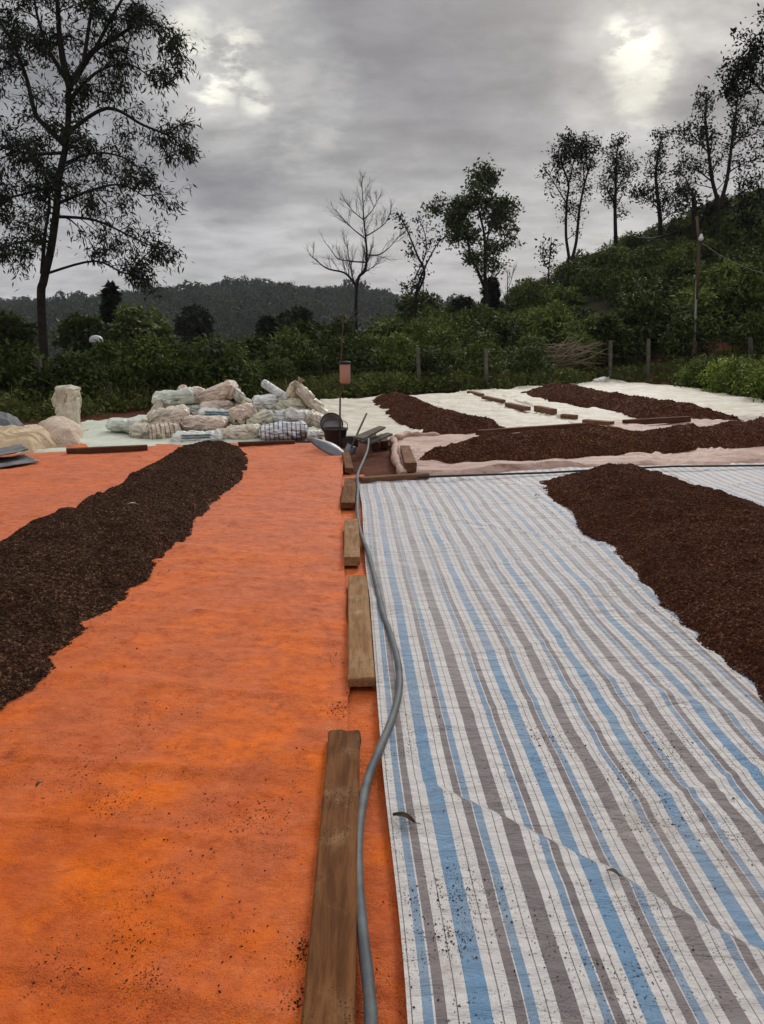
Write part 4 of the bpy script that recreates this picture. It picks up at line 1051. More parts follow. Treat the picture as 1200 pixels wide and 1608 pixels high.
def bush_mesh(name, rad, hgt, nleaf, L, mat, seed, lumps=9, gap=0.0):
    rng = np.random.default_rng(seed)
    # sub-clumps scattered in the bush volume, leaves on their outsides
    cl_ = []
    for k in range(lumps * 3):
        a = rng.uniform(0, 6.283); t = rng.uniform(0.12, 1.0); r_ = rad * (0.72 * math.sin(math.pi * min(1, 0.18 + t * 0.74)) ** 0.7) * rng.uniform(0.45, 1.05)
        cl_.append((r_ * math.cos(a), r_ * math.sin(a), hgt * t * 0.92 + rng.normal() * 0.05, rad * rng.uniform(0.22, 0.42)))
    cl_ = np.array(cl_)
    idx = rng.integers(0, len(cl_), nleaf); n = runit(rng, nleaf)
    n[:, 2] = np.abs(n[:, 2]) * np.where(rng.uniform(size=nleaf) < 0.8, 1, -1)
    rr_ = rng.uniform(0.55, 1.08, nleaf)
    P = cl_[idx, :3] + n * (cl_[idx, 3] * rr_)[:, None] * np.array([1, 1, 0.75])
    P[:, 2] = np.maximum(P[:, 2], 0.04)
    Dr = n * 0.9 + runit(rng, nleaf) * 0.9; Dr[:, 2] -= 0.35
    Nr = np.array([0, 0, 1.0]) + 0.55 * n + 0.35 * runit(rng, nleaf)
    Ls = L * rng.uniform(0.6, 1.25, nleaf)
    V, F = leaf_quads(P, Nr, Dr, Ls, Ls * 0.42)
    return meshdata(name, V, F, mat, False)
def stem_mesh(hgt, rad, seed):
    rng = np.random.default_rng(seed); mb = MB()
    for k in range(4):
        a = rng.uniform(0, 6.28); r_ = rad * 0.5
        mb.tube([(0.05 * math.cos(a), 0.05 * math.sin(a), -0.2), (0.3 * r_ * math.cos(a), 0.3 * r_ * math.sin(a), hgt * 0.4), (r_ * math.cos(a), r_ * math.sin(a), hgt * 0.8)], [0.03, 0.02, 0.008], 5)
    return mb.mesh('stem', M_bark)
HB = [bush_mesh('coffee_bush', 1.15, 1.9, 2500, 0.185, M_leaf_coffee, s) for s in (1, 2, 3, 4)]
HS = [stem_mesh(1.9, 1.0, s) for s in (1, 2, 3, 4)]
KB = [bush_mesh('coffee_bush', 1.30, 1.7, 2300, 0.21, M_leaf_hill, s) for s in (11, 12, 13, 14, 15)]
def put_bush(me, st, x, y, s, rz, label, cat, group, sz=None, z=None):
    zt = float(terrain(x, y)) if z is None else z
    o = link(me.name.split('.')[0], me, None, (x, y, zt - 0.05), (0, 0, rz)); o.scale = (s, s, s * (sz or 1.0))
    if st: link('stem', st, o)
    return tag(o, label, cat, group)
rnd = random.Random(3)
nb = 0
# hedge: rows following the yard edge
for row, (off, s0, hm) in enumerate([(1.0, 0.60, 0.9), (2.5, 0.72, 1.0), (4.2, 0.88, 0.95)]):
    az = -0.62
    while az < 0.60:
        # find the boundary point along this bearing
        yy = 5.0
        for _ in range(30): yy = float(bound(math.tan(az) * yy)) * 0.5 + yy * 0.5
        px = 600 + FPX * math.tan(az)
        Yd = yy + off + rnd.uniform(-0.3, 0.3) + (0.5 if px < 260 else 0); x = math.tan(az) * Yd
        # at the right behind the lamp there is a bare red bank
        sc = s0 * rnd.uniform(0.85, 1.2)
        if px < 260: sc *= (1.25, 0.98, 0.72)[row]
        elif px < 430: sc *= (1.2, 1.0, 0.85)[row]
        skip = (row < 2 and px > 985) or (row == 0 and 500 < px < 640) or (row == 0 and px > 880 and rnd.random() < 0.3)
        if not skip:
            side = 'left' if px < 430 else ('middle' if px < 800 else 'right')
            lab = {'left': 'dark glossy coffee bush in the hedge at the left of the yard', 'middle': 'dark green coffee bush in the hedge behind the middle fence posts', 'right': 'dark green coffee bush in the hedge at the foot of the right hill'}[side]
            put_bush(HB[rnd.randrange(4)], HS[rnd.randrange(4)] if row == 0 else None, x, Yd, sc, rnd.uniform(0, 6.28), lab, 'coffee bush', 'coffee bushes in the ' + side + ' hedge', hm)
            nb += 1
        az += (1.45 * s0 + 0.35) / Yd * rnd.uniform(0.85, 1.15)
# hillside rows
cand = []
yrow = 27.0
while yrow < 52:
    x = -16.0
    while x < 29:
        xx = x + rnd.uniform(-0.4, 0.4); yv = yrow + rnd.uniform(-0.5, 0.5)
        if abs(xx) < 0.53 * yv + 1.5 and yv > float(bound(xx)) + 6.2 and (xx > -4 or yv < 33): cand.append((xx, yv))
        x += 2.05
    yrow += 2.3
print('hillside bushes', len(cand), 'hedge', nb)
for xx, yv in cand:
    lft_ = xx < 1.0
    put_bush(KB[rnd.randrange(5)], None, xx, yv, rnd.uniform(0.72, 1.15), rnd.uniform(0, 6.28),
             'coffee bush in the plantation beyond the left hedge' if lft_ else 'dark coffee bush growing on the slope of the right hill', 'coffee bush',
             'coffee bushes beyond the left hedge' if lft_ else 'coffee bushes on the right hill', rnd.uniform(0.75, 1.05))
# weeds along the foot of the fence
def scatter_leaves(name, pts, rng, L, mat, label, n_per, spread, hgt, cat, grass=True):
    idx = rng.integers(0, len(pts), n_per * len(pts)); n = len(idx)
    P = pts[idx] + np.stack([rng.normal(0, spread, n), rng.normal(0, spread * 0.6, n), rng.uniform(0, 1, n) ** 1.5 * hgt[idx]], -1)
    Dr = runit(rng, n); Dr[:, 2] = np.abs(Dr[:, 2]) * (1.6 if grass else 0.5)
    Ls = L * rng.uniform(0.5, 1.3, n)
    V, F = leaf_quads(P, runit(rng, n), Dr, Ls, Ls * (0.16 if grass else 0.45))
    return tag(link(name, meshdata(name, V, F, mat, False)), label, cat, kind='stuff')
rngw = np.random.default_rng(17)
pts = []
for k in range(900):
    az = rngw.uniform(-0.60, 0.6); yy = 10.0
    for _ in range(25): yy = float(bound(math.tan(az) * yy)) * 0.5 + yy * 0.5
    px = 600 + FPX * math.tan(az)
    dens = 1.0 if 470 < px < 900 else (0.8 if 1040 < px < 1200 else 0.35)
    if rngw.uniform() > dens: continue
    Yd = yy + rngw.uniform(0.05, 2.0) ** 1.0; x = math.tan(az) * Yd
    pts.append((x, Yd, float(terrain(x, Yd))))
pts = np.array(pts)
scatter_leaves('weeds', pts, rngw, 0.16, M_weed, 'yellow-green weeds along the foot of the fence', 90, 0.16, np.full(len(pts), 0.38) * rngw.uniform(0.3, 1.2, len(pts)), 'weeds')
scatter_leaves('low_ground_cover', pts, rngw, 0.12, M_leaf_coffee, 'low broad-leaved ground cover under the hedge', 60, 0.3, np.full(len(pts), 0.45) * rngw.uniform(0.3, 1.2, len(pts)), 'ground cover', False)
# bright shrubs at right
GSB = 'bright green shrubs outside the right corner of the yard'
BR = [bush_mesh('bright_shrub', 0.95, 0.95, 2600, 0.11, M_bright, s) for s in (31, 32, 33)]
for k_, (px, py, s) in enumerate([(1098, 611, 0.62), (1120, 616, 0.95), (1150, 622, 1.0), (1185, 626, 1.0), (1215, 632, 1.0), (1160, 604, 1.1), (1205, 600, 1.1), (1125, 600, 0.75), (1250, 640, 1.0)]):
    g_ = G(px, py - 2)
    put_bush(BR[k_ % 3], HS[0] if s > 0.9 else None, g_[0], g_[1] + 0.7, s * 0.9, k_ * 1.3, 'bright green leafy shrub at the right corner of the yard', 'shrub', GSB, 1.0, 0.0)

# ------------------------------------------------------------------ trees
def branch_tree(root, limbs, seed, mat_leaf_, leafL, nlv, sub=(9, 6), sublen=(1.2, 0.45), twig_r=0.012, droop=0.0, leaf_w=0.3, leaf_from=0.15, up=0.35, spread=1.0, clump=0.16, wob=0.12, hang=0.3):
    """limbs: list of (points, r0, r1, nsub, leafy 0..1). Everything in root space."""
    rng = np.random.default_rng(seed); mb = MB(); LP = []; LD = []
    def path_at(P, t):
        n = len(P) - 1; f = min(t * n, n - 1e-6); k = int(f); return P[k].lerp(P[k + 1], f - k), (P[k + 1] - P[k]).normalized()
    def grow(p, d, L, r, lv, leafy):
        n = 5 if lv < 2 else 3; P = [p.copy()]; q = p.copy(); dd = d.copy()
        for k in range(n):
            dd = (dd + Vector(rng.normal(0, wob * 1.6, 3)) + Vector((0, 0, up * 0.12 - droop * 0.12 * (k + 1)))).normalized()
            q = q + dd * (L / n); P.append(q.copy())
        mb.tube(P, [r * (1 - 0.75 * k / n) for k in range(n + 1)], 5 if lv < 1 else 3, False)
        if lv < 1:
            for k in range(sub[1]):
                t = rng.uniform(0.2, 1.0); b, td = path_at(P, t)
                sd_ = (td + Vector(rng.normal(0, 0.75 * spread, 3))).normalized()
                grow(b, sd_, L * sublen[1] * rng.uniform(0.6, 1.3), r * 0.45, lv + 1, leafy)
        if lv >= 1 or leafy > 0.6:
            m_ = rng.poisson(nlv * leafy)
            for k in range(m_):
                b, td = path_at(P, rng.uniform(leaf_from, 1.0)); LP.append(b + Vector(rng.normal(0, clump, 3))); v = td * 0.5 + Vector(rng.normal(0, 0.6, 3)); v.z -= hang; LD.append(v)
    for (pts_, r0, r1, ns, leafy) in limbs:
        P = smooth_path(pts_, 5); n = len(P)
        mb.tube(P, [r0 + (r1 - r0) * k / (n - 1) for k in range(n)], 9 if r0 > 0.06 else 6, False)
        for k in range(ns):
            t = rng.uniform(0.18 if r0 < 0.1 else 0.3, 1.0); b, td = path_at(P, t)
            side = Vector(rng.normal(0, 1, 3)); side = (side - td * side.dot(td)).normalized()
            d = (td * rng.uniform(0.3, 0.9) + side * spread + Vector((0, 0, up * 0.6))).normalized()
            L = sublen[0] * rng.uniform(0.5, 1.25) * (1.15 - 0.5 * t)
            grow(b, d, L, max(twig_r * 1.5, (r0 + (r1 - r0) * t) * 0.35), 0, leafy)
    mb.build('trunk', M_bark, root)
    if LP:
        P = np.array([tuple(q) for q in LP]); Dd = np.array([tuple(q) for q in LD]); n = len(P)
        Ls = leafL * rng.uniform(0.6, 1.3, n)
        V, F = leaf_quads(P, runit(rng, n) + np.array([0, 0, 0.6]), Dd, Ls, Ls * leaf_w)
        link('crown', meshdata('crown', V, F, mat_leaf_, False), root)
    return len(LP)
def tree(name, Y, base_px, limbs_px, seed, label, cat='tree', group=None, drift=0.35, **kw):
    """limbs traced as pixels at distance Y; each limb also runs towards or away from the viewer"""
    rng = np.random.default_rng(seed + 500)
    b = D(base_px[0], base_px[1], Y); zt = float(terrain(b[0], Y)); zb = min(zt - 0.2, b[2])
    root = empty(name, (b[0], Y, zb)); o0 = Vector(root.location)
    limbs = []
    for li, (pl, r0, r1, ns, leafy) in enumerate(limbs_px):
        P = []; x0_ = pl[0]
        k_ = rng.uniform(-drift, drift) if li else 0.0
        acc = 0; y_off = 0
        for i_, q in enumerate(pl):
            if i_: acc += math.hypot(q[0] - pl[i_ - 1][0], q[1] - pl[i_ - 1][1]) * Y / FPX
            p = Vector(D(q[0], q[1], Y + k_ * acc)) - o0; P.append(p)
        if li == 0: P[0].z = 0.0
        limbs.append((P, r0, r1, ns, leafy))
    n = branch_tree(root, limbs, seed, **kw)
    tag(root, label, cat, group); return root, n

LT = M_leaf_tree
# big tree at left
r1, n1_ = tree('tall_tree', 27, (66, 528), [
 ([(66, 560), (65, 478), (69, 440), (80, 392), (88, 336), (93, 280), (103, 231), (108, 179), (108, 142), (116, 126)], 0.15, 0.075, 34, 0.9),
 ([(116, 126), (131, 101), (149, 78), (175, 63), (209, 41), (240, 20)], 0.12, 0.03, 16, 1.0),
 ([(110, 140), (99, 93), (93, 49), (90, 0), (84, -70), (86, -160)], 0.12, 0.03, 22, 1.0),
 ([(104, 125), (88, 98), (75, 75), (60, 30), (52, -10), (35, -80)], 0.08, 0.02, 14, 1.0),
 ([(102, 228), (75, 201), (56, 179), (43, 127), (22, 71), (0, 34), (-40, -30)], 0.10, 0.03, 16, 0.9),
 ([(66, 430), (71, 366), (78, 317), (70, 270), (50, 235)], 0.07, 0.02, 10, 1.0),
 ([(88, 340), (150, 346), (209, 373), (250, 392)], 0.06, 0.015, 13, 1.0),
 ([(90, 320), (140, 300), (190, 290), (232, 312)], 0.06, 0.015, 12, 1.0),
 ([(105, 210), (168, 170), (224, 196), (268, 215), (290, 236)], 0.07, 0.015, 14, 1.0),
 ([(108, 160), (150, 115), (200, 100), (245, 128)], 0.06, 0.015, 12, 1.0),
 ([(93, 290), (37, 305), (-20, 317)], 0.06, 0.02, 12, 1.0),
 ([(80, 380), (30, 380), (-15, 400)], 0.05, 0.015, 9, 1.0),
 ([(72, 430), (149, 410), (200, 430), (240, 412)], 0.05, 0.015, 12, 1.0),
 ([(100, 240), (40, 240), (-30, 220)], 0.06, 0.02, 12, 1.0),
 ([(149, 78), (180, 20), (210, -30), (240, -60)], 0.06, 0.015, 12, 1.0),
 ([(209, 41), (250, 40), (285, 62)], 0.03, 0.01, 8, 0.9),
 ([(131, 101), (140, 40), (150, -30), (160, -100)], 0.07, 0.02, 14, 1.0),
 ([(93, 260), (150, 240), (200, 250), (225, 275)], 0.05, 0.015, 11, 1.0),
], 1, 'tall feathery-leaved tree rising out of the picture behind the left hedge', leafM if False else 'tree', mat_leaf_=LT, leafL=0.21, nlv=12.5, sub=(9, 6), sublen=(1.25, 0.5), leaf_w=0.24, up=0.15, droop=0.5, hang=0.45, clump=0.12, spread=1.0)
print('left tree leaves', n1_)
# second tree, mostly outside the left edge of the frame
tree('tall_tree', 30, (-70, 520), [
 ([(-70, 560), (-68, 420), (-60, 300), (-55, 180), (-50, 60)], 0.2, 0.08, 22, 1.0),
 ([(-62, 320), (-20, 250), (20, 230), (40, 250)], 0.06, 0.015, 12, 1.0),
 ([(-55, 200), (-20, 130), (20, 100)], 0.06, 0.015, 12, 1.0),
 ([(-64, 360), (-30, 330), (5, 350)], 0.05, 0.015, 10, 1.0)], 2, 'dark leafy tree at the very left edge behind the tall feathery tree', 'tree', mat_leaf_=LT, leafL=0.24, nlv=6, sub=(9, 5), sublen=(1.4, 0.5), leaf_w=0.28, hang=0.4)
# bare tree
tree('bare_tree', 40, (560, 470), [
 ([(560, 490), (560, 452), (573, 425), (576, 400), (574, 370), (571, 340), (570, 315), (568, 285)], 0.09, 0.012, 26, 0),
 ([(560, 452), (553, 440), (540, 428), (515, 422), (498, 410), (485, 398)], 0.07, 0.015, 14, 0),
 ([(556, 445), (552, 425), (548, 405), (545, 385)], 0.04, 0.012, 8, 0),
 ([(574, 412), (550, 410), (530, 405), (515, 385)], 0.045, 0.012, 10, 0),
 ([(576, 400), (595, 400), (612, 388), (625, 372)], 0.045, 0.012, 10, 0),
 ([(574, 375), (555, 360), (540, 345), (528, 330)], 0.035, 0.010, 9, 0),
 ([(573, 372), (590, 362), (605, 350), (615, 330)], 0.035, 0.010, 9, 0),
 ([(571, 345), (555, 332), (545, 318)], 0.03, 0.008, 7, 0),
 ([(571, 345), (585, 330), (592, 315)], 0.03, 0.008, 7, 0)], 3, 'bare leafless tree standing alone behind the middle of the hedge', 'tree', mat_leaf_=LT, leafL=0.1, nlv=0, sub=(9, 13), sublen=(1.0, 0.5), twig_r=0.007, up=0.9, spread=0.75, wob=0.08)
# sparse tree
tree('sparse_tree', 44, (655, 480), [
 ([(653, 490), (653, 470), (655, 455), (665, 425), (680, 395), (692, 375)], 0.10, 0.02, 9, 0.8),
 ([(653, 465), (667, 430), (655, 400), (645, 375), (635, 352), (626, 338)], 0.07, 0.02, 12, 0.9),
 ([(650, 440), (668, 400), (668, 370), (660, 348)], 0.04, 0.015, 8, 0.8),
 ([(663, 468), (664, 440), (645, 455), (636, 458)], 0.03, 0.01, 6, 0.8),
 ([(690, 380), (700, 372), (712, 385)], 0.03, 0.01, 6, 0.8)], 4, 'thin sparse-leaved tree between the bare tree and the fuller green tree', 'tree', mat_leaf_=LT, leafL=0.19, nlv=5, sub=(9, 4), sublen=(0.8, 0.45), leaf_w=0.5, clump=0.14)
# fuller green tree
tree('green_tree', 42, (765, 470), [
 ([(766, 490), (765, 460), (762, 440), (762, 400), (760, 365), (752, 330), (748, 300)], 0.13, 0.03, 12, 1.0),
 ([(762, 455), (750, 425), (740, 405), (735, 380), (725, 350), (700, 335), (680, 328)], 0.09, 0.02, 18, 1.0),
 ([(762, 400), (768, 360), (775, 325), (768, 290), (762, 275)], 0.06, 0.02, 16, 1.0),
 ([(760, 370), (780, 350), (790, 325)], 0.05, 0.015, 14, 1.0),
 ([(763, 420), (780, 400), (790, 378), (803, 370)], 0.04, 0.012, 9, 0.7),
 ([(740, 375), (722, 360), (712, 340)], 0.04, 0.012, 12, 1.0),
 ([(752, 330), (735, 315), (725, 325)], 0.04, 0.012, 12, 1.0),
 ([(764, 450), (782, 430), (792, 415)], 0.03, 0.01, 5, 0.5)], 5, 'fuller round-crowned green tree at the left end of the hill', 'tree', mat_leaf_=M_leaf_green, leafL=0.20, nlv=15, sub=(9, 5), sublen=(0.85, 0.5), leaf_w=0.5, clump=0.16)
tree('bare_tree', 43, (796, 465), [([(796, 480), (797, 450), (797, 425)], 0.04, 0.01, 12, 0), ([(797, 455), (803, 440), (806, 425)], 0.02, 0.008, 6, 0)], 6, 'small pale leafless sapling right of the fuller green tree', 'tree', mat_leaf_=LT, leafL=0.1, nlv=0, sub=(9, 4), sublen=(0.7, 0.4), up=1.5, spread=0.5, twig_r=0.008)
tree('hill_tree', 45, (862, 440), [([(862, 450), (862, 425), (864, 400), (866, 372)], 0.06, 0.015, 14, 0.7), ([(862, 425), (852, 405), (848, 390)], 0.03, 0.01, 7, 0.7)], 7, 'small pale wispy tree left of the forked hill tree', 'tree', mat_leaf_=LT, leafL=0.22, nlv=2.2, sub=(9, 4), sublen=(0.7, 0.4), leaf_w=0.45)
HT = dict(mat_leaf_=LT, leafL=0.17, sub=(9, 5), sublen=(1.0, 0.45), leaf_w=0.45, clump=0.15, hang=0.05)
tree('hill_tree', 45, (895, 425), [
 ([(895, 445), (894, 410), (889, 370), (890, 320), (893, 290), (884, 262), (880, 245)], 0.10, 0.03, 18, 0.7),
 ([(896, 415), (905, 380), (910, 330), (918, 290), (928, 255), (935, 235)], 0.10, 0.025, 17, 0.8),
 ([(890, 320), (872, 290), (860, 270)], 0.04, 0.012, 9, 0.6),
 ([(893, 290), (900, 258), (905, 235)], 0.05, 0.015, 14, 1.0),
 ([(918, 290), (915, 255), (910, 228)], 0.04, 0.015, 14, 1.0),
 ([(884, 262), (888, 240), (894, 225)], 0.04, 0.012, 10, 1.0)], 8, 'flat-topped hill tree with two trunks forking from its foot', 'tree', nlv=8.5, **HT)
tree('hill_tree', 45, (967, 405), [
 ([(968, 425), (967, 380), (966, 330), (967, 290), (968, 255), (970, 228)], 0.13, 0.03, 28, 0.9),
 ([(966, 320), (955, 300), (948, 285)], 0.04, 0.012, 8, 0.8),
 ([(967, 300), (982, 275), (990, 262)], 0.04, 0.012, 10, 0.9)], 9, 'straight single-trunked hill tree right of the forked one', 'tree', nlv=7.5, **HT)
tree('hill_tree', 44, (1038, 385), [
 ([(1038, 400), (1037, 350), (1033, 310), (1030, 275), (1034, 240), (1040, 215)], 0.14, 0.03, 26, 0.8),
 ([(1035, 330), (1018, 310), (1008, 300)], 0.04, 0.012, 11, 1.0),
 ([(1035, 330), (1055, 305), (1068, 300)], 0.04, 0.012, 12, 1.0),
 ([(1037, 350), (1055, 335), (1072, 332)], 0.04, 0.012, 11, 1.0)], 10, 'bushy-waisted hill tree with a thin ragged top', 'tree', nlv=8, **HT)
tree('hill_tree', 40, (1125, 335), [
 ([(1126, 360), (1128, 330), (1118, 280), (1112, 230), (1108, 190), (1110, 150)], 0.12, 0.03, 26, 0.7),
 ([(1130, 325), (1142, 280), (1150, 220), (1155, 180), (1160, 145)], 0.11, 0.025, 26, 0.75),
 ([(1113, 240), (1090, 215), (1078, 200)], 0.04, 0.012, 12, 0.8),
 ([(1118, 285), (1095, 268), (1072, 262)], 0.04, 0.012, 12, 0.9),
 ([(1150, 230), (1175, 205), (1190, 190)], 0.04, 0.012, 12, 0.8),
 ([(1145, 270), (1170, 255), (1190, 250)], 0.04, 0.012, 10, 0.7)], 11, 'tallest hill tree with two slender diverging trunks', 'tree', nlv=7.5, **HT)
tree('hill_tree', 30, (1240, 330), [
 ([(1245, 420), (1240, 300), (1225, 200), (1215, 120), (1212, 20)], 0.18, 0.04, 20, 1.0),
 ([(1220, 170), (1195, 140), (1165, 120), (1140, 128)], 0.05, 0.012, 14, 1.0),
 ([(1216, 110), (1195, 85), (1170, 90)], 0.05, 0.012, 14, 1.0),
 ([(1235, 330), (1200, 330), (1170, 345)], 0.05, 0.012, 10, 0.8)], 12, 'dark tree reaching into the picture from the upper right edge', 'tree', nlv=8.5, **HT)
tree('hill_tree', 42, (1195, 335), [
 ([(1196, 350), (1194, 310), (1190, 285)], 0.07, 0.02, 14, 0.8),
 ([(1194, 320), (1175, 308), (1160, 300)], 0.03, 0.01, 10, 0.7)], 13, 'low tree on the hill crest at the right edge', 'tree', nlv=7, **HT)
# dark broken stump with climbers beside the lamp pole
tree('dead_stump', 41, (1108, 350), [([(1092, 375), (1090, 340), (1089, 318), (1088, 303)], 0.16, 0.05, 6, 0.8), ([(1120, 375), (1122, 345), (1132, 325)], 0.12, 0.04, 14, 1.0), ([(1100, 350), (1110, 335), (1125, 330)], 0.1, 0.05, 14, 1.0)],
     14, 'dark broken stump wrapped in brown creeper on the hill crest', 'stump', mat_leaf_=M_leaf_red, leafL=0.25, nlv=5, sub=(9, 5), sublen=(0.6, 0.5), leaf_w=0.5)
# mid-distance rounded trees
def round_tree(px, py_top, py_base, Y, wpx, mat, seed, label, group=None, conic=False, L=0.35, n=5200):
    b = D(px, py_base, Y); t = D(px, py_top, Y); H = t[2] - b[2]; R_ = wpx * Y / FPX / 2
    root = empty('leafy_tree', (b[0], Y, b[2]))
    zt = float(terrain(b[0], Y)); zlow = min(0, zt - b[2]) - 0.2
    rng = np.random.default_rng(seed); mb = MB()
    mb.tube([(0, 0, zlow), (0.05, 0, H * 0.3), (0, 0.05, H * 0.7)], [0.16, 0.12, 0.04], 8)
    cl_ = []
    for k in range(46):
        a = rng.uniform(0, 6.283); tt = rng.uniform(0.05, 0.97)
        prof = (1 - tt) ** 0.75 * 1.1 if conic else math.sin(math.pi * min(1, 0.15 + 0.8 * tt)) ** 0.6
        r_ = R_ * prof * rng.uniform(0.2, 0.95)
        cc = (r_ * math.cos(a), r_ * math.sin(a), H * tt); cl_.append(cc + (R_ * rng.uniform(0.16, 0.34),))
        mb.tube([(0, 0, max(0.1, cc[2] - r_ * 0.6)), cc[:3]], [0.035, 0.012], 4, False)
    mb.build('trunk', M_bark, root)
    cl_ = np.array(cl_); idx = rng.integers(0, len(cl_), n); nn_ = runit(rng, n)
    P = cl_[idx, :3] + nn_ * (cl_[idx, 3] * rng.uniform(0.6, 1.1, n))[:, None] * np.array([1, 1, 0.7])
    Dr = nn_ + runit(rng, n) * 0.8; Dr[:, 2] -= 0.3; Ls = L * rng.uniform(0.6, 1.3, n)
    V, F = leaf_quads(P, runit(rng, n) * 0.6 + np.array([0, 0, 1.0]), Dr, Ls, Ls * 0.5)
    link('crown', meshdata('crown', V, F, mat, False), root)
    tag(root, label, 'tree', group)
round_tree(222, 486, 590, 34, 105, M_leaf_green, 301, 'broad dark green tree behind the left hedge beside the white dome', None, False, 0.26, 7000)
round_tree(305, 487, 540, 60, 60, LT, 302, 'small dark dome-shaped tree in front of the far hill', None, False, 0.4)
round_tree(180, 450, 545, 36, 40, LT, 312, 'slim dark tree hanging just below the tall feathery tree crown', None, True, 0.3, 3500)
round_tree(465, 488, 560, 45, 70, LT, 303, 'dark bushy tree behind the hedge left of the bare tree')
round_tree(430, 505, 560, 42, 60, LT, 304, 'lower dark tree left of the dark bushy one')
round_tree(130, 500, 560, 32, 80, M_leaf_green, 305, 'leafy green tree between the tall trunk and the white dome', None, False, 0.24)
round_tree(20, 505, 580, 28, 110, M_leaf_coffee, 306, 'broad-leaved green tree at the foot of the left edge', None, False, 0.24)
round_tree(658, 466, 500, 46, 75, M_leaf_green, 307, 'low yellow-green thicket at the foot of the sparse tree', None, False, 0.25)
round_tree(770, 436, 480, 43, 26, LT, 308, 'narrow dark ivy-clad shrub against the trunk of the fuller green tree', None, False, 0.22, 3500)
round_tree(727, 470, 490, 46, 36, LT, 309, 'low dark shrub left of the fuller green tree', None, False, 0.22, 2500)
round_tree(936, 402, 425, 44, 22, LT, 310, 'small dark cone-shaped shrub between the forked and the straight hill tree', None, True, 0.2, 1800)
round_tree(1020, 478, 560, 27.5, 110, M_leaf_coffee, 311, 'large-leaved dark tree overhanging the fence left of the lamp pole', None, False, 0.24, 5200)
round_tree(950, 500, 585, 26.0, 62, M_leaf_coffee, 314, 'smaller broad-leaved tree directly behind the right fence posts', None, False, 0.22, 3500)
round_tree(1192, 470, 560, 26, 90, M_leaf_coffee, 313, 'large-leaved dark tree at the right edge behind the bright shrubs', None, False, 0.24, 5200)
round_tree(1180, 420, 450, 34, 56, M_bright, 315, 'yellow-green fern-like shrub high on the right slope', None, False, 0.3, 2200)

# far forest on the hills
rngf = np.random.default_rng(77)
proto = []
nq = 300
for s in range(4):
    cc = np.stack([rngf.normal(0, 0.42, 12), rngf.normal(0, 0.42, 12), rngf.uniform(0.25, 1.05, 12)], -1); idx = rngf.integers(0, 12, nq); n_ = runit(rngf, nq); n_[:, 2] = np.abs(n_[:, 2])
    P = cc[idx] + n_ * rngf.uniform(0.25, 0.42, nq)[:, None]
    V, F = leaf_quads(P, n_ + 0.2 * runit(rngf, nq), np.cross(n_, runit(rngf, nq)), rngf.uniform(0.14, 0.28, nq), rngf.uniform(0.12, 0.22, nq))
    proto.append(V)
Vs = []; nT = 4200
az = rngf.uniform(-0.62, 0.25, nT); ds = np.where(rngf.uniform(size=nT) < 0.45, rngf.uniform(330, 440, nT), rngf.uniform(140, 340, nT))
az = np.where((ds < 220) & (az > -0.02), az - 0.5, az)
az = np.where(az > 0.12, az - 0.5, az)
xs, ys_ = ds * np.sin(az), ds * np.cos(az); zs = terrain(xs, ys_)
fieldm = (ds < 260) & (ds > 90) & (az > -0.24) & (az < -0.02) & (rngf.uniform(size=nT) < 0.8)      # a cleared field in the valley
for k in range(nT):
    s = rngf.uniform(2.0, 4.6) * (0.5 if fieldm[k] else 1.0) * (1.45 if rngf.uniform() < 0.06 else 1); V = proto[k % 4]; a = rngf.uniform(0, 6.28); ca, sa = math.cos(a), math.sin(a)
    hs = s * rngf.uniform(0.9, 1.5)
    Vs.append(np.stack([(V[:, 0] * ca - V[:, 1] * sa) * s + xs[k], (V[:, 0] * sa + V[:, 1] * ca) * s + ys_[k], V[:, 2] * hs + zs[k] - 0.6], -1))
Vs = np.concatenate(Vs); F = np.arange(len(Vs)).reshape(-1, 4)
tag(link('far_forest', meshdata('far_forest', Vs, F, M_forest, False)), 'dark forest covering the distant hills beyond the hedge', 'forest', kind='stuff')

# small white dome beyond the hedge
root = empty('white_dome', D(151, 533, 29))
mb = MB(); mb.lathe([(0.24, -0.10), (0.25, -0.02), (0.22, 0.06), (0.14, 0.13), (0.0, 0.16)], 24)
M_wd = mat_simple('white_plastic', (0.55, 0.55, 0.55), (0.62, 0.62, 0.62), 3, 0.4, 0.1)
mb.build('dome', M_wd, root)
mb = MB(); mb.tube([(0, 0, 0.0), (0, 0, -2.6)], 0.05, 8); mb.build('post', M_post, root)
tag(root, 'small white rounded cover on a post above the left hedge', 'dome')

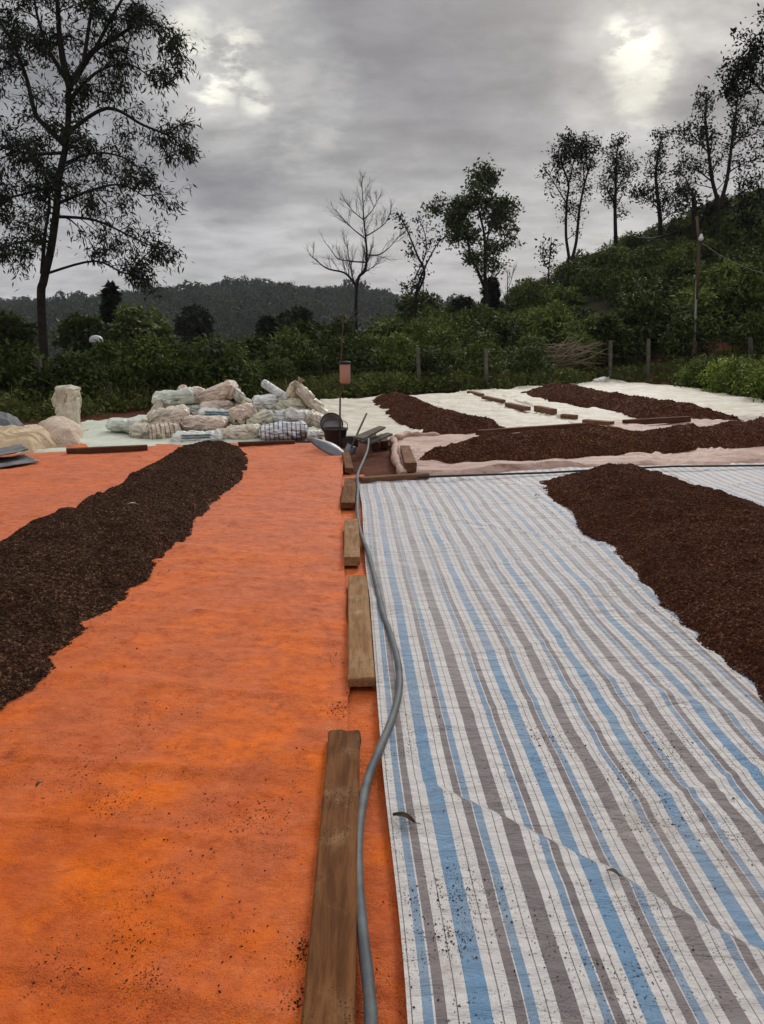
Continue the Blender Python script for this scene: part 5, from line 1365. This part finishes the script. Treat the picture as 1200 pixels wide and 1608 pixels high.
# ------------------------------------------------------------------ fence and lamp pole
root = empty('wire_fence', G(700, 612))
fb = Vector(root.location)
posts = [(-40, 655, 575), (60, 645, 560), (116, 642, 565), (170, 640, 600), (450, 622, 563), (658, 614, 545), (764, 612, 548), (958, 600, 535), (1018, 600, 532), (1180, 606, 530)]
tops = []; prng = random.Random(8)
for (px, pb, pt) in posts:
    b = Vector(G(px, pb, 0)); t = Vector(D(px + prng.uniform(-2, 2), pt, b.y + prng.uniform(-0.05, 0.05)))
    H = t.z; mb = MB(); w_ = 0.05 if px > 600 else 0.06
    for (za, zb_) in ((-0.1, H),):
        n = 8; V = []; F = []
        for k in range(n + 1):
            f = k / n; c_ = b.lerp(t, f) ; j = 0.006 * prng.uniform(-1, 1)
            for (sx, sy) in ((-1, -0.7), (-0.7, -1), (0.7, -1), (1, -0.7), (1, 0.7), (0.7, 1), (-0.7, 1), (-1, 0.7)):
                V.append((c_.x + sx * w_ + j - fb.x, c_.y + sy * w_ + j - fb.y, (-0.1 if k == 0 else c_.z) - fb.z))
        for k in range(n):
            for a in range(8): F.append((k * 8 + a, k * 8 + (a + 1) % 8, (k + 1) * 8 + (a + 1) % 8, (k + 1) * 8 + a))
        F.append(tuple(n * 8 + a for a in range(8)))
        mb.add(V, F)
    mb.build('post', M_post, root, False); tops.append((b - fb, t - fb))
for f in (0.92, 0.62, 0.32):
    mb = MB(); P = []
    for k in range(len(tops) - 1):
        a = tops[k][0].lerp(tops[k][1], f) + Vector((0, -0.07, 0)); b = tops[k + 1][0].lerp(tops[k + 1][1], f) + Vector((0, -0.07, 0))
        for s in range(6): t = s / 6; P.append(a.lerp(b, t) - Vector((0, 0, 0.12 * t * (1 - t))))
    P.append(tops[-1][0].lerp(tops[-1][1], f) + Vector((0, -0.07, 0)))
    mb.tube(P, 0.003, 4, False); mb.build('wire', M_log, root)
tag(root, 'old wire fence with grey posts along the far edge of the yard', 'fence')

lb = Vector(G(1088, 598, 0)); root = empty('lamp_pole', lb)
Yp = lb.y
def pl(px, py, y=Yp): return Vector(D(px, py, y)) - lb
mb = MB(); mb.tube([(0, 0, -0.1), pl(1089, 560), pl(1091, 535)], [0.10, 0.085, 0.07], 10); mb.build('wooden_base', M_log, root)
M_pale = mat_simple('pale_pole', (0.22, 0.21, 0.19), (0.34, 0.33, 0.31), 8, 0.7, 0.2)
mb = MB(); mb.tube([pl(1090, 560), pl(1092, 500), pl(1094, 440), pl(1096, 425)], [0.04, 0.036, 0.032, 0.03], 8); mb.build('pole_shaft', M_pale, root)
mb = MB(); mb.tube([pl(1094, 470), pl(1096, 420), pl(1098, 380), pl(1094, 340)], [0.045, 0.06, 0.05, 0.04], 8); mb.build('upper_pole', M_log, root)
mb = MB(); c0 = pl(1101, 374, Yp - 0.1); mb.lathe([(0.0, -0.09), (0.05, -0.08), (0.075, -0.035), (0.07, 0.02), (0.04, 0.08), (0.028, 0.13), (0.0, 0.135)], 20, Matrix.Translation(c0))
M_bulb = mat_simple('white_bulb', (0.72, 0.71, 0.68), (0.78, 0.77, 0.74), 3, 0.2, 0.0, 0.001, 0.5)
mb.build('bulb', M_bulb, root)
mb = MB(); mb.tube([c0 + Vector((0, 0, 0.12)), c0 + Vector((0, 0, 0.22))], 0.03, 10); mb.tube([c0 + Vector((0, 0, 0.18)), c0 + Vector((-0.05, 0.09, 0.20))], 0.012, 6); mb.build('socket', M_black, root)
tag(root, 'leaning lamp pole with a white bulb in front of the right hill', 'lamp')
for k_, (a, b, lab) in enumerate([((1098, 378, Yp), (1260, 440, Yp - 6), 'thin cable sagging from the lamp pole to the right edge'), ((1094, 345, Yp), (1000, 372, Yp + 12), 'thin cable running from the lamp pole top to the left over the slope')]):
    A = Vector(D(*a)); B = Vector(D(*b)); mb = MB()
    mb.tube([A.lerp(B, t / 12) - Vector((0, 0, 0.9 * (t / 12) * (1 - t / 12))) for t in range(13)], 0.009, 5); tag(mb.build('cable', M_black), lab, 'cable')

# brushwood stack left of the right posts
brng = random.Random(4); mb = MB()
for k in range(70):
    c_ = Vector(D(895 + brng.uniform(-26, 26), 575 - brng.uniform(0, 34), 24.6 + brng.uniform(-0.5, 0.5))); a = brng.gauss(0.25, 0.35); L = brng.uniform(0.3, 0.85)
    d = Vector((math.cos(a), brng.uniform(-0.4, 0.4), math.sin(a) * 0.8)).normalized()
    mb.tube([c_ - d * L, c_ + Vector((0, 0, 0.03)), c_ + d * L], [0.016, 0.014, 0.006], 5)
tag(mb.build('brushwood_pile', mat_simple('dry_twigs', (0.16, 0.12, 0.08), (0.26, 0.19, 0.13), 9, 0.9)), 'pile of dry pruned branches against the hedge near the right posts', 'brushwood')
# white sack tip at the far corner of the sheet
sack(944, 597, 22, 8, 15, 10, 23.2, 'white', 81, 'small white sack end at the far corner of the right white sheet', True, 1.5, False, None)
# dry sticks beyond the hedge near the bare tree
mb = MB(); brng = random.Random(9)
for k in range(16):
    A = Vector(D(545 + brng.uniform(-4, 4), 520, 30)); B = Vector(D(545 + brng.uniform(-12, 45), 480 + brng.uniform(-5, 25), 30 + brng.uniform(-1, 1)))
    mb.tube([A, A.lerp(B, 0.5) + Vector((0, 0, 0.12)), B], [0.02, 0.014, 0.005], 5)
tag(mb.build('dry_branches', M_log), 'bundle of dry branches sticking out of the hedge below the bare tree', 'branches')

# ------------------------------------------------------------------ haze
mbv = MB(); x0, x1, y0, y1, z0, z1 = -520, 520, -60, 620, -40, 90
mbv.add([(x, y, z) for z in (z0, z1) for y in (y0, y1) for x in (x0, x1)], [(0, 2, 3, 1), (4, 5, 7, 6), (0, 1, 5, 4), (2, 6, 7, 3), (0, 4, 6, 2), (1, 3, 7, 5)])
m = bpy.data.materials.new('haze_air'); m.use_nodes = True; t = m.node_tree; t.nodes.clear()
pv = t.nodes.new('ShaderNodeVolumePrincipled'); pv.inputs['Density'].default_value = 0.00028; pv.inputs['Color'].default_value = (0.85, 0.88, 0.93, 1)
oo = t.nodes.new('ShaderNodeOutputMaterial'); t.links.new(pv.outputs[0], oo.inputs['Volume'])
# the ground disc reaches beyond the haze; both end far behind the hills
hz = mbv.build('haze', m, None, False); tag(hz, 'thin bluish haze in the air toward the hills', 'haze', kind='stuff')
